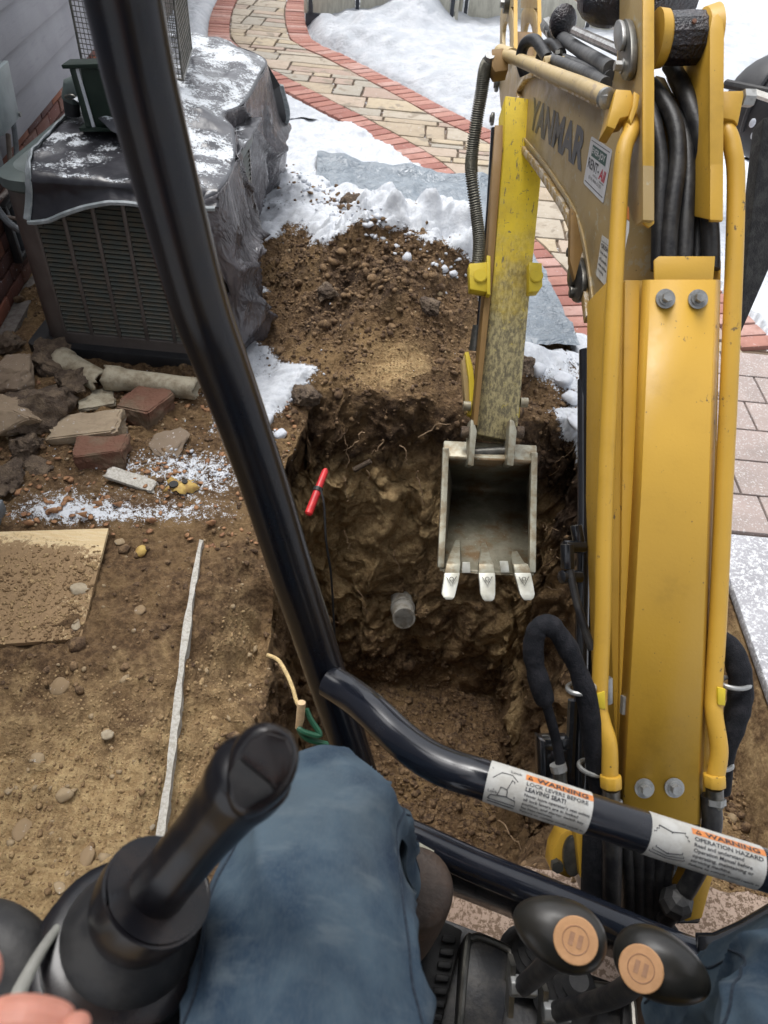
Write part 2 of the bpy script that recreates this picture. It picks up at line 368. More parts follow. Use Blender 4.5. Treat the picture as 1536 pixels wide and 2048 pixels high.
def m_tarp(name, snowy=True, lo=.50, c=(.085, .088, .10), c2=(.04, .042, .05), rough=.3):
    t = NT(name); n = t.noise(5, 6, .6); col = t.mix(t.ramp(n, .35, .7), c2, c)
    if snowy:
        nz = t.n.new('ShaderNodeNewGeometry'); sp = t.n.new('ShaderNodeSeparateXYZ'); t.l.new(nz.outputs['Normal'], sp.inputs[0])
        f = t.math('ADD', t.math('MULTIPLY', t.noise(90, 8, .75), .5), t.math('ADD', t.math('MULTIPLY', t.noise(8, 4), .5), t.math('MULTIPLY', t.ramp(sp.outputs['Z'], .5, .97, -.42, 0), 1.)))
        s_ = t.ramp(f, lo, lo+.035); col = t.mix(s_, col, (.60, .635, .67))
        return t.done(col, t.ramp(s_, 0, 1, rough, .65), 0., t.bump(t.math('ADD', t.noise(22, 5), t.math('MULTIPLY', s_, .8)), .4, .006), .6)
    cr = t.math('ABSOLUTE', t.math('SUBTRACT', t.noise(11, 3, .5, t.scaled(1, 1.3, .35, (.3, 0, .5)), 2.2), .5))
    return t.done(col, rough, 0., t.bump(t.math('ADD', cr, t.math('MULTIPLY', t.noise(40, 4), .12)), .8, .035), .8)
MAT['tarp_top'] = m_tarp('snow dusted black tarp', True, .485)
MAT['tarp_side'] = m_tarp('glossy black poly tarp', False, c=(.115, .105, .115), c2=(.045, .042, .048), rough=.17)
MAT['tarp_ac'] = m_tarp('black tarp with blown snow', True, .525, c=(.05, .05, .058), c2=(.02, .02, .025))
MAT['tarp_ground'] = m_tarp('grey blue ground sheet', False, c=(.22, .26, .30), c2=(.17, .205, .24), rough=.34)
MAT['tarp_hem'] = simple('tarp hem', (.22, .25, .26), (.34, .37, .39), .5, 0, 30, .3)
def m_ply():
    t = NT('dirty plywood'); g = t.noise(18, 6, .7, t.scaled(1, 9, 1)); n = t.noise(10, 8, .7); f = t.noise(80, 6, .7)
    c = t.mix(t.ramp(g, .35, .7), (.60, .45, .25), (.66, .54, .34))
    sp = t.n.new('ShaderNodeSeparateXYZ'); t.l.new(t.pos, sp.inputs[0]); gr = t.math('ADD', t.ramp(sp.outputs['Y'], 1.36, 1.50, .22, -.10), t.math('MULTIPLY', t.ramp(sp.outputs['X'], -1.0, -.86), -.10))
    d_ = t.mix(f, (.16, .10, .055), (.36, .245, .13)); c = t.mix(t.ramp(t.math('ADD', gr, t.math('ADD', t.math('MULTIPLY', n, .5), t.math('MULTIPLY', f, .5))), .47, .58), c, d_)
    return t.done(c, .8, 0., t.bump(t.math('ADD', n, f), .5, .004), .3)
MAT['plywood'] = m_ply()
MAT['board_edge'] = simple('torn board edge', (.60, .58, .53), (.42, .39, .33), .85, 0, 120, .8, .004)
MAT['rock'] = m_piece('broken concrete rubble', [(.27, .205, .14), (.21, .16, .115), (.33, .26, .18), (.40, .33, .25)], .9, 16, bump=.8)
MAT['rock_red'] = simple('reddish brown stone', (.150, .070, .045), (.15, .105, .068), .9, 0, 9, .9, .010)
MAT['rock_dark'] = simple('dark soil caked stone', (.085, .060, .043), (.17, .125, .085), .95, 0, 26, .9, .01)
MAT['clay'] = simple('pale clay pipe', (.40, .36, .27), (.22, .18, .12), .8, 0, 16, .5, .004)
MAT['pipe_iron'] = simple('grey drain pipe', (.30, .29, .26), (.18, .155, .12), .7, 0, 24, .4, .003)
MAT['pebble'] = m_piece('gravel stone', [(.32, .24, .145), (.25, .175, .10), (.38, .32, .23), (.20, .14, .085)], .85, 30, bump=.5)
MAT['clod'] = simple('dirt clods', (.085, .050, .028), (.27, .175, .092), .95, 0, 30, .9, .006)
MAT['clod_tan'] = simple('tan dirt clods', (.20, .125, .062), (.44, .31, .16), .95, 0, 30, .9, .006)
MAT['snow_lump'] = simple('snow lumps', (.58, .605, .65), (.50, .53, .58), .6, 0, 30, .4, .004)
MAT['leaf'] = simple('dry fallen leaf', (.36, .19, .09), (.22, .11, .06), .8, 0, 40, .3)
MAT['leaf_yellow'] = simple('yellow maple leaf', (.52, .36, .10), (.36, .22, .07), .7, 0, 30, .3)
MAT['leaf_spot'] = simple('black leaf spot', (.02, .02, .02), None, .7)
MAT['bed_board'] = simple('charcoal bed board', (.045, .052, .065), (.07, .075, .085), .7, 0, 14, .3)
def m_panel():
    t = NT('frosted cold frame panel'); n = t.noise(14, 6, .7, t.scaled(2.5, 1, .5))
    return t.done(t.mix(t.ramp(n, .4, .65), (.56, .54, .45), (.42, .40, .33)), .35, 0., t.bump(n, .15, .004), .5)
MAT['panel'] = m_panel()
MAT['post_wood'] = simple('weathered dark timber', (.012, .012, .013), (.040, .040, .038), .8, 0, 30, .8, .005)
MAT['sticker'] = simple('white decal', (.58, .58, .59), (.52, .52, .51), .4, 0, 30, .03)
MAT['sticker_worn'] = simple('worn white decal', (.56, .555, .52), (.46, .445, .40), .55, 0, 40, .15)
MAT['orange'] = simple('orange decal band', (.72, .25, .06), (.62, .21, .06), .45, 0, 50, .1)
MAT['ink'] = simple('black ink', (.030, .032, .038), (.05, .05, .055), .5)
MAT['ink_blue'] = simple('grey blue lettering', (.045, .05, .062), (.035, .04, .05), .45)
MAT['ink_green'] = simple('dark green ink', (.015, .075, .055), (.02, .09, .07), .5)
MAT['ink_red'] = simple('red ink', (.55, .02, .05), (.45, .02, .04), .5)
def m_denim():
    t = NT('worn blue denim'); n = t.noise(7, 5, .6); f = t.noise(420, 3, .6, t.scaled(1, .35, 1)); sp = t.n.new('ShaderNodeSeparateXYZ'); t.l.new(t.pos, sp.inputs[0])
    c = t.mix(t.ramp(n, .32, .62), (.020, .042, .075), (.085, .125, .160))
    c = t.mix(t.ramp(t.noise(14, 4, .6, t.scaled(1, 2.2, 1)), .5, .75, 0, .5), c, (.17, .205, .225))
    c = t.mix(t.ramp(t.noise(5, 3), .52, .75, 0, .4), c, (.060, .058, .052)); c = t.mix(t.ramp(f, .4, .7, 0, .3), c, (.10, .125, .15))
    return t.done(c, .85, 0., t.bump(t.math('ADD', f, t.math('MULTIPLY', t.noise(60, 4), .6)), .25, .0015), .2)
MAT['denim'] = m_denim()
MAT['denim_dark'] = simple('dark seam denim', (.016, .026, .042), (.03, .045, .065), .9, 0, 200, .3)
MAT['boot'] = simple('brown work boot leather', (.060, .036, .023), (.036, .023, .016), .6, 0, 20, .5, .003)
MAT['shirt'] = simple('dark work shirt', (.03, .035, .045), None, .9)
def m_skin():
    t = NT('skin'); n = t.noise(40, 5, .6)
    m = t.done(t.mix(t.ramp(n, .35, .7), (.60, .27, .20), (.50, .21, .15)), .45, 0., t.bump(t.noise(300, 3), .12, .0008), .4)
    t.b.inputs['Subsurface Weight'].default_value = .25; t.b.inputs['Subsurface Radius'].default_value = (.01, .004, .002); t.b.inputs['Subsurface Scale'].default_value = .5; return m
MAT['skin'] = m_skin()
MAT['grey_trim'] = simple('light grey console trim', (.24, .24, .215), (.19, .19, .17), .5)

# ------------------------------------------------------------------ text helper
def text_geo(s, size=1.0, bold=0.0, ex=1.0):
    cu = bpy.data.curves.new('t', 'FONT'); cu.body = s; cu.size = size; cu.offset = bold; cu.resolution_u = 2; cu.fill_mode = 'FRONT'
    o = bpy.data.objects.new('t', cu); me = bpy.data.meshes.new_from_object(o)
    v = np.array([tuple(a.co) for a in me.vertices]) if len(me.vertices) else np.zeros((0, 3)); f = [tuple(p.vertices) for p in me.polygons]
    bpy.data.objects.remove(o); bpy.data.curves.remove(cu); bpy.data.meshes.remove(me)
    v[:, 0] -= v[:, 0].min(); v[:, 0] *= ex
    return v, f

# ------------------------------------------------------------------ garden path curves
LIN = [(-2.35, 12.5), (-2.1, 9.33), (-1.87, 7.91), (-1.69, 7.46), (-1.37, 6.95), (-.74, 6.21), (-.31, 5.71), (.11, 5.16), (.45, 4.5), (.72, 3.99), (.89, 3.5), (1.0, 3.05)]
RIN = [(-1.82, 12.5), (-1.59, 9.5), (-1.35, 8.1), (-1.17, 7.68), (-.85, 7.3), (-.25, 6.5), (.14, 5.95), (.6, 5.4), (.98, 4.75), (1.25, 4.15), (1.45, 3.55), (1.60, 3.02)]
Lc = np.array(spl(LIN, 8)); Rc = np.array(spl(RIN, 8))
def xl(y): return np.interp(y, Lc[::-1, 1], Lc[::-1, 0])
def xr(y): return np.interp(y, Rc[::-1, 1], Rc[::-1, 0])
def offs(c, d):
    t = np.gradient(c, axis=0); t /= np.linalg.norm(t, axis=1)[:, None]; return c+np.stack([-t[:, 1], t[:, 0]], 1)*d
Lo = offs(Lc, -.205); Ro = offs(Rc, .205)
PATHPOLY = [tuple(p) for p in Lo]+[tuple(p) for p in Ro[::-1]]
PATIO = [(1.0, 3.1), (.93, 1.8), (4.5, 1.8), (4.5, 3.1)]

# ------------------------------------------------------------------ ground height
TX0, TX1, TY0, TY1, TD = -.34, .745, .64, 2.33, 1.40
def base_height(x, y):
    z = .012*fbm(x*3, y*3, o=4, s=3)+.006*fbm(x*14, y*14, o=3, s=9)
    fr = np.where(y < 3.2, .68, .50)
    shv = sd_poly(x, y, [(-.7, 4.9), (-.62, 4.72), (-.38, 4.42), (-.03, 4.12), (.18, 3.82), (.33, 3.5), (.40, 3.2), (.46, 2.85), (1.0, 2.8), (.6, 5.0)])
    m = .37*np.exp(-(((x+.04)/.54)**2+((y-3.2)/fr)**2))+.15*np.exp(-(((x+.22)/.55)**2+((y-4.10)/.42)**2))+.05*np.exp(-(((x-.42)/.3)**2+((y-3.2)/.55)**2))
    m = m*(1-smooth01((shv+.16)/.17)); z = z+m*(1+.30*fbm(x*3.2, y*3.2, o=4, s=21)+.11*fbm(x*13, y*13, o=4, s=31))
    z = z+.06*np.exp(-(((x+1.5)/.35)**2+((y-2.05)/.35)**2))*(1+.5*fbm(x*8, y*8, o=3, s=5))
    bank = smooth01((x+.55)/.22)*smooth01((-.1-x)/.1)*smooth01((1.75-y)/.3)*smooth01((y-.2)/.2); z = z-.13*bank*(1+.5*fbm(x*6, y*6, o=4, s=12))
    bench = smooth01((x-.72)/.08)*smooth01((1.56-y)/.06)*smooth01((y-.55)/.05); z = z-.26*bench*(1+.2*fbm(x*5, y*5, o=4, s=15))
    return z
def carve(x, y, z):
    wob = .035*fbm(x*2.2, y*2.2, o=3, s=41)
    dx = np.minimum(x-TX0+wob, TX1-x+wob); dyb = TY1-y+wob*1.3; dyf = y-TY0
    w = .13; wb = .40
    tt = np.minimum(np.minimum(dx/w, dyb/wb), dyf/w)
    tt = np.clip(tt, 0, 1)
    prof = np.where(tt < .15, tt*tt*4.2, .0945+(tt-.15)*(.9055/.85)); prof = np.clip(prof, 0, 1)
    fl = -TD+.05*fbm(x*3, y*3, o=4, s=51)+.10*np.clip((2.2-y)/1.6, 0, 1)*.6
    return np.where(tt > 0, z*(1-prof)+fl*prof, z), tt
def lines(a, b, st, fines):
    L = list(np.arange(a, b, st))
    for (c, d, n) in fines: L = [q for q in L if not (c < q < d)]+list(np.linspace(c, d, n))
    return np.array(sorted(L))
gx = lines(-2.5, 2.6, .0135, [(TX0-.05, TX0+.17, 105), (TX1-.17, TX1+.05, 105)])
gy = lines(-1.0, 5.6, .0135, [(TY0-.02, TY0+.15, 30), (TY1-.46, TY1+.05, 190)])
GX, GY = np.meshgrid(gx, gy)
Z = base_height(GX, GY); Z, TT = carve(GX, GY, Z)
P = np.stack([GX, GY, Z], -1)
inw = smooth01(TT*6)*smooth01((1.0-TT)*8+.15)
sx = 1*smooth01((TX1-.2-GX)/.1)-1*smooth01((GX-TX0-.2)/.1)
n3 = fbm(P[..., 0]*5+3, P[..., 1]*5, P[..., 2]*5, o=5, s=61, g=.55)
n4 = fbm(P[..., 0]*9+9, P[..., 1]*9, P[..., 2]*4, o=4, s=71, g=.6)
rid = 1-np.abs(fbm(P[..., 0]*6, P[..., 1]*6, P[..., 2]*7, o=3, s=77))
n5 = fbm(P[..., 0]*17, P[..., 1]*17, P[..., 2]*15, o=5, s=79, g=.66)
P[..., 0] += inw*(.050*n3+.008*(rid-.6)*sx+.016*n5*sx); P[..., 1] += inw*(.050*n4-.015*(rid-.6)*(GY > TY1-.35)-.019*n5)
P[..., 2] += inw*(.035*n3+.016*n5)+(TT > .97)*.02*fbm(GX*12, GY*12, o=4, s=83)
px_, py_ = proj(P)
wobx = 26*fbm(GX*5, GY*5, o=4, s=81); woby = 26*fbm(GX*5, GY*5, o=4, s=91)
qx, qy = px_+wobx, py_+woby
BROWN = [(498, 590), (503, 505), (575, 470), (660, 482), (745, 468), (830, 474), (890, 500), (950, 560), (960, 640), (975, 700), (1065, 735), (1120, 790), (1140, 960), (1170, 960), (1210, 1400), (500, 1400), (590, 940), (545, 860), (620, 785), (560, 735), (520, 660)]
snow = np.clip(.5+sd_poly(qx, qy, BROWN)*-.03, 0, 1)
snow = np.where(TT > .10, 0, snow)
left = (GX < -.70) | ((GX < -.33) & (GY < 2.1)); leftw = smooth01((-.62-GX)/.08)*smooth01((3.5-GY)/.3); leftw = np.maximum(leftw, smooth01((-.3-GX)/.06)*smooth01((2.15-GY)/.15))
snow = snow*(1-leftw)
snow = snow*smooth01((GX+3.0)/.01)*smooth01((GY-1.55)/.05)
dirty = fbm(GX*4, GY*4, o=4, s=101)
snow = np.where((GY > 2.3) & (GY < 4.9), snow-.30*smooth01(dirty*1.4-.15)*smooth01((5.0-GY)/.8), snow)
cr = np.exp(-(((px_-760)/60)**2+((py_-455-(px_-700)*.55)/28)**2)); snow = snow-.6*cr
snow = np.where((GX > .72) & (GY < 2.9), snow*.8, snow)
def blob(cx, cy, rx, ry): return np.exp(-(((px_-cx)/rx)**2+((py_-cy)/ry)**2))
patch = .42*blob(250, 1035, 260, 26)+.34*blob(420, 960, 110, 60)+.30*blob(300, 930, 200, 40)+.30*blob(430, 800, 60, 40)+.3*blob(110, 1010, 110, 40)+.18*blob(250, 990, 240, 60)
snow = snow+patch*leftw
tp = [(-.64, 4.85), (.50, 4.72), (.80, 2.86), (-.35, 2.62)]; insh = sd_poly(GX, GY, tp)
pth = np.maximum(sd_poly(GX, GY, PATHPOLY), sd_poly(GX, GY, PATIO)); snow = np.where(pth > .03, 0, snow)
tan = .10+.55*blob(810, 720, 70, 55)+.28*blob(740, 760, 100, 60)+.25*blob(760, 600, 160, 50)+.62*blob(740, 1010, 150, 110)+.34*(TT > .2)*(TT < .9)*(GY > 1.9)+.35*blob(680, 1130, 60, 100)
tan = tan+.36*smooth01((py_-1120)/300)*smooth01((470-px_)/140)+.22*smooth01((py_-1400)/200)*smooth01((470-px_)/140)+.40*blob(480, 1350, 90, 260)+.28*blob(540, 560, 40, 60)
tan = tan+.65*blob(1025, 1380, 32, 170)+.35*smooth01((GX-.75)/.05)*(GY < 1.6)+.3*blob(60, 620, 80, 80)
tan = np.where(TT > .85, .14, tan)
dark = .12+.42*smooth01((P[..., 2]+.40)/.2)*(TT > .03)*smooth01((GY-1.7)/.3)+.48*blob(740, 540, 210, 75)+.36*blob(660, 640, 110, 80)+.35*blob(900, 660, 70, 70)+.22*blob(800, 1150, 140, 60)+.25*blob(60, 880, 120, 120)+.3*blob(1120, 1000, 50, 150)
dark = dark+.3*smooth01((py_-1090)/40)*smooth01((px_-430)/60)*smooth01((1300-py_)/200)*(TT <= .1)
Z2 = .030*snow*(pth < 0)*(1+.6*fbm(GX*9, GY*9, o=4, s=111)); P[..., 2] += np.where(TT > .1, 0, Z2)
P[..., 2] += (TT <= .1)*(1-np.clip(snow, 0, 1))*.012*fbm(GX*22, GY*22, o=4, s=121, g=.6)
P[..., 2] = np.where(pth > -.01, np.minimum(P[..., 2], -.035), P[..., 2])
shm = (insh > 0)*smooth01((.085-P[..., 2])/.02); P[..., 2] -= .10*shm; snow = snow*(1-shm)
slabm = (GX > 1.12) & (GY < 1.83) | (GY < .60) & (GX > -.12)
P[..., 2] = np.where(slabm & (GY < .60), -.06, np.where(slabm, -.036+.0*GX, P[..., 2]))
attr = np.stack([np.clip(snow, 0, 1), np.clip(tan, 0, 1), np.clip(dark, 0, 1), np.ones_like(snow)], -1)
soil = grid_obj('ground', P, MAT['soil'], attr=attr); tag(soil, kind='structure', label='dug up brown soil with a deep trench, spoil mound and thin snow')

# outer snow sheet reaching far away
def snow_h(x, y):
    s_ = sd_poly(x, y, PATHPOLY)
    z = .035+.03*fbm(x*1.6, y*1.6, o=5, s=131)+.014*fbm(x*9, y*9, o=4, s=141)
    z = z+.12*np.exp(-(((x+.75)/.75)**2+((y-8.1)/.45)**2))*1.0*(1+.35*fbm(x*5, y*5, o=4, s=151))+.42*np.exp(-(((x+.14)/.26)**2+((y-8.75)/.55)**2))
    z = z+.10*smooth01((x-xr(y)-.3)/.5)*smooth01((y-5)/2)
    z = z*smooth01((-s_+.0)/.12)-.045*(s_ > -.02)
    return z
ox = np.concatenate([np.linspace(-40, -4, 14), np.linspace(-3.9, 4.4, 260), np.linspace(4.6, 40, 14)]); oy = np.concatenate([np.linspace(5.56, 10.4, 190), np.linspace(10.6, 60, 30)])
OX, OY = np.meshgrid(ox, oy); OZ = snow_h(OX, OY)
am = np.ones(OX.shape+(4,)); am[..., 0] = np.clip(.95-.0*OX, 0, 1)
SN = grid_obj('snow_field', np.stack([OX, OY, OZ], -1), MAT['snow'], attr=am); tag(SN, kind='structure', label='snow covered lawn beyond the trench, banked against the garden beds')
for (x0, x1, y0, y1) in ((-40, -2.48, -30, 5.7), (2.58, 40, -30, 5.7), (-2.6, 2.7, -30, -.95)):
    a, b = np.meshgrid(np.linspace(x0, x1, 40), np.linspace(y0, y1, 40)); am = np.ones(a.shape+(4,)); am[..., 0] = .95
    tag(grid_obj('snow_field', np.stack([a, b, .0+.02*fbm(a, b, o=3)], -1), MAT['snow'], attr=am), kind='structure', label='snow covered yard around the dig')

# ------------------------------------------------------------------ garden path: bricks and flagstones
path = tag(MB().box((0, 0, -1), (.1, .1, .1)).build('garden_path', MAT['joint']), kind='structure', label='curving garden path of sandstone flags edged with red brick')
me = path.data; me.clear_geometry()
n = len(Lo); vs = [(a[0], a[1], -.016) for a in Lo]+[(a[0], a[1], -.016) for a in Ro]
me.from_pydata([(v[0], v[1], v[2]) for v in vs], [], [(i, i+1, n+i+1, n+i) for i in range(n-1)]); path.location = (0, 0, 0); WL[path.name] = Vector((0, 0, 0))
def piece_mesh(name, l, w, h, mat, bev=.004):
    mb = MB().box((0, 0, 0), (l, w, h)); o = mb.build('tmp', mat, bevel=bev); m = o.data; m.name = name; bpy.data.objects.remove(o); return m
bm_brick = piece_mesh('paving_brick', .196, .088, .05, MAT['path_brick'])
def arclen(c): d = np.r_[0, np.cumsum(np.linalg.norm(np.diff(c, axis=0), axis=1))]; return d
for c, sg in ((Lc, -1), (Rc, 1)):
    d = arclen(c); tot = d[-1]; t = np.gradient(c, axis=0); t /= np.linalg.norm(t, axis=1)[:, None]
    k = .05
    while k < tot-.02:
        x, y = np.interp(k, d, c[:, 0]), np.interp(k, d, c[:, 1]); tx, ty = np.interp(k, d, t[:, 0]), np.interp(k, d, t[:, 1])
        nx, ny = -ty*sg, tx*sg
        if y < 11.2:
            o = link('brick', bm_brick, (x+nx*.103, y+ny*.103, -.018+random.uniform(-.003, .003)), path)
            o.rotation_euler = (random.uniform(-.012, .012), random.uniform(-.01, .01), math.atan2(ny, nx)+random.uniform(-.02, .02))
        k += .1005
def flag(poly, zt=.004, th=.035):
    c = Vector((sum(p[0] for p in poly)/len(poly), sum(p[1] for p in poly)/len(poly), 0))
    mb = MB(); Pp = []
    for i, p in enumerate(poly):          # slightly uneven split edges
        q = poly[(i+1) % len(poly)]; Pp.append(Vector((p[0], p[1], -th)))
        L = math.hypot(q[0]-p[0], q[1]-p[1])
        if L > .12:
            for f in (.35, .7): Pp.append(Vector((p[0]+(q[0]-p[0])*f+random.uniform(-.006, .006), p[1]+(q[1]-p[1])*f+random.uniform(-.006, .006), -th)))
    mb.prism(Pp, (0, 0, th+zt+random.uniform(-.003, .003))); return mb.build('flagstone', MAT['flagstone'], path, bevel=.004)
y = 3.0; g = .009
while y < 11.2:
    h = random.choice([.10, .17, .22, .27]) if y < 8 else random.choice([.2, .28, .34]); y1 = y+h
    a0, a1, b0, b1 = float(xl(y+g)), float(xl(y1-g)), float(xr(y+g)), float(xr(y1-g))
    lo, hi = max(a0, a1)+.06, min(b0, b1)-.06; cuts = []; x = lo+random.uniform(0, .16)
    while x < hi: cuts.append(x); x += random.uniform(.14, .44)
    bnd = [None]+cuts+[None]
    for i in range(len(bnd)-1):
        l0, l1 = (a0+g, a1+g) if bnd[i] is None else (bnd[i]+g, bnd[i]+g); r0, r1 = (b0-g, b1-g) if bnd[i+1] is None else (bnd[i+1]-g, bnd[i+1]-g)
        if bnd[i] is not None and random.random() < .25 and r0-l0 > .2 and h > .15:
            ym = y+h*random.uniform(.4, .6); q = (l0+r0)/2*0+l0
            flag([(l0, y+g), (r0, y+g), (r0+(r1-r0)*.5, ym-g), (l0, ym-g)]); flag([(l0, ym+g), (r0+(r1-r0)*.5, ym+g), (r1, y1-g), (l1, y1-g)])
        else: flag([(l0, y+g), (r0, y+g), (r1, y1-g), (l1, y1-g)])
    y = y1
patio = MB().box((2.7, 2.42, -.03), (3.5, 1.28, .03)).build('patio', MAT['joint']); tag(patio, kind='structure', label='patio of large dusty pavers beside the concrete slab')
yy = 1.815; r = 0
while yy < 2.98:
    h = .2; x = .98+(r % 2)*.12
    while x < 2.6:
        w = random.choice([.2, .3, .38]); top = yy+h
        if not (x+w > float(xl(min(top, 3.1))) and False):
            mb = MB().box((x+w/2, yy+h/2, -.012), (w-.008, h-.008, .03)); mb.build('paver', MAT['paver'], patio, bevel=.004)
        x += w
    yy += h; r += 1
slab = MB().box((2.85, 1.0, -.012), (3.42, 1.60, .034)).build('concrete_slab', MAT['slab_snow'], bevel=.006); tag(slab, kind='structure', label='slushy wet concrete slab cut along its left side')
# machine stands on a dirt strewn slab with a broken front edge
ed = [(x, .625+.02*float(vn(x*9, 0.5, s=4))+.008*float(vn(x*37, 2.5, s=5))) for x in np.linspace(-.12, 1.13, 60)]
mb = MB().prism([Vector((a, b, -.12)) for a, b in ed]+[Vector((1.13, -1.5, -.12)), Vector((-.12, -1.5, -.12))], (0, 0, .125))
tag(mb.build('machine_pad', MAT['slab_dirty'], smooth=False), kind='structure', label='dirt strewn concrete pad under the excavator')

# ------------------------------------------------------------------ scatter: clods, gravel, snow crumbs
V1, F1 = ico(1)
flat = P.reshape(-1, 3); am_ = attr.reshape(-1, 4); ttf = TT.reshape(-1)
dA = (np.gradient(gx)[None, :]*np.gradient(gy)[:, None]).reshape(-1)
pth_ = pth.reshape(-1); slf = slabm.reshape(-1); ppx, ppy = px_.reshape(-1), py_.reshape(-1)
vis = (ppx > -80) & (ppx < 1620) & (ppy > -30) & (ppy < 2100) & (pth_ < 0) & ~slf
def pick(w, n): w = w*vis; return rng.choice(len(w), n, p=w/w.sum())
nf = np.clip((ppy-200)/900, .25, 1.2)
moundw = np.exp(-((flat[:, 0]/.7)**2+((flat[:, 1]-3.1)/.8)**2))
wd = dA*(1-am_[:, 0])**2*(am_[:, 1] < .45)*(.35+3*moundw+1.2*(ttf > .9)+1.3*(ttf > 0.05))+dA*.6*(flat[:, 0] > .74)*(flat[:, 1] < 1.6)*6
i = pick(wd, 16000); s_ = np.clip(rng.lognormal(-5.2, .55, 16000), .003, .032); p = flat[i].copy(); p[:, 2] += s_*.1
soup('dirt_clods', V1, F1, p, s_, MAT['clod'], label='crumbled brown dirt clods over mound and trench', cat='dirt')
wt = dA*(am_[:, 1] > .4)*(ttf < .05)*(am_[:, 0] < .2); i = pick(wt, 12000); s_ = np.clip(rng.lognormal(-6.05, .5, 12000), .0014, .010); p = flat[i].copy()
soup('sandy_crumbs', V1, F1, p, s_, MAT['clod_tan'], label='tan sandy crumbs left of the trench', cat='dirt')
wt = dA*(ttf < .05)*(flat[:, 0] < -.25)*(flat[:, 1] < 2.4)*(am_[:, 0] < .3)+dA*(flat[:, 0] > .8)*(flat[:, 1] < 1.6)*2+dA*.15*moundw; i = pick(wt, 480); s_ = np.clip(rng.lognormal(-5.2, .42, 480), .0025, .013); p = flat[i].copy(); p[:, 2] -= s_*.05
soup('gravel', V1, F1, p, s_, MAT['pebble'], label='small pale gravel stones in the sandy soil', cat='gravel')
edge = np.exp(-((am_[:, 0]-.45)/.2)**2)*(flat[:, 1] > 1.8)*(ttf < .1); i = pick(dA*edge, 3000); s_ = np.clip(rng.lognormal(-5.95, .5, 3000), .0015, .008); p = flat[i].copy(); p[:, 2] += s_*.4
soup('snow_crumbs', V1, F1, p, s_, MAT['snow_lump'], label='loose snow crumbs along the thawed edges', cat='snow')
rowc = np.exp(-(((ppx-780)/190)**2+((ppy-400-(ppx-640)*.52)/22)**2)); i = pick(dA*rowc, 500); s_ = np.clip(rng.lognormal(-4.7, .45, 500), .005, .024); p = flat[i].copy(); p[:, 2] += s_*.2
soup('dirty_snow_lumps', V1, F1, p[:330], s_[:330], MAT['snow_lump'], label='row of lumpy snow clods beside the ground sheet', cat='snow')
soup('dirt_lumps', V1, F1, p[330:], s_[330:], MAT['clod'], label='dirt lumps mixed in the snow row by the sheet', cat='dirt')
# litter of chips and leaves on the left ground
wl_ = dA*(flat[:, 0] < -.35)*(flat[:, 1] > 1.5)*(flat[:, 1] < 2.4)*(am_[:, 0] < .9); i = pick(wl_, 420); s_ = rng.uniform(.005, .014, 420); p = flat[i].copy(); p[:, 2] += .004
soup('leaf_litter', V1, F1, p, s_, MAT['leaf'], label='brown leaf litter and wood chips on frosty soil', cat='leaves', squash=.15)

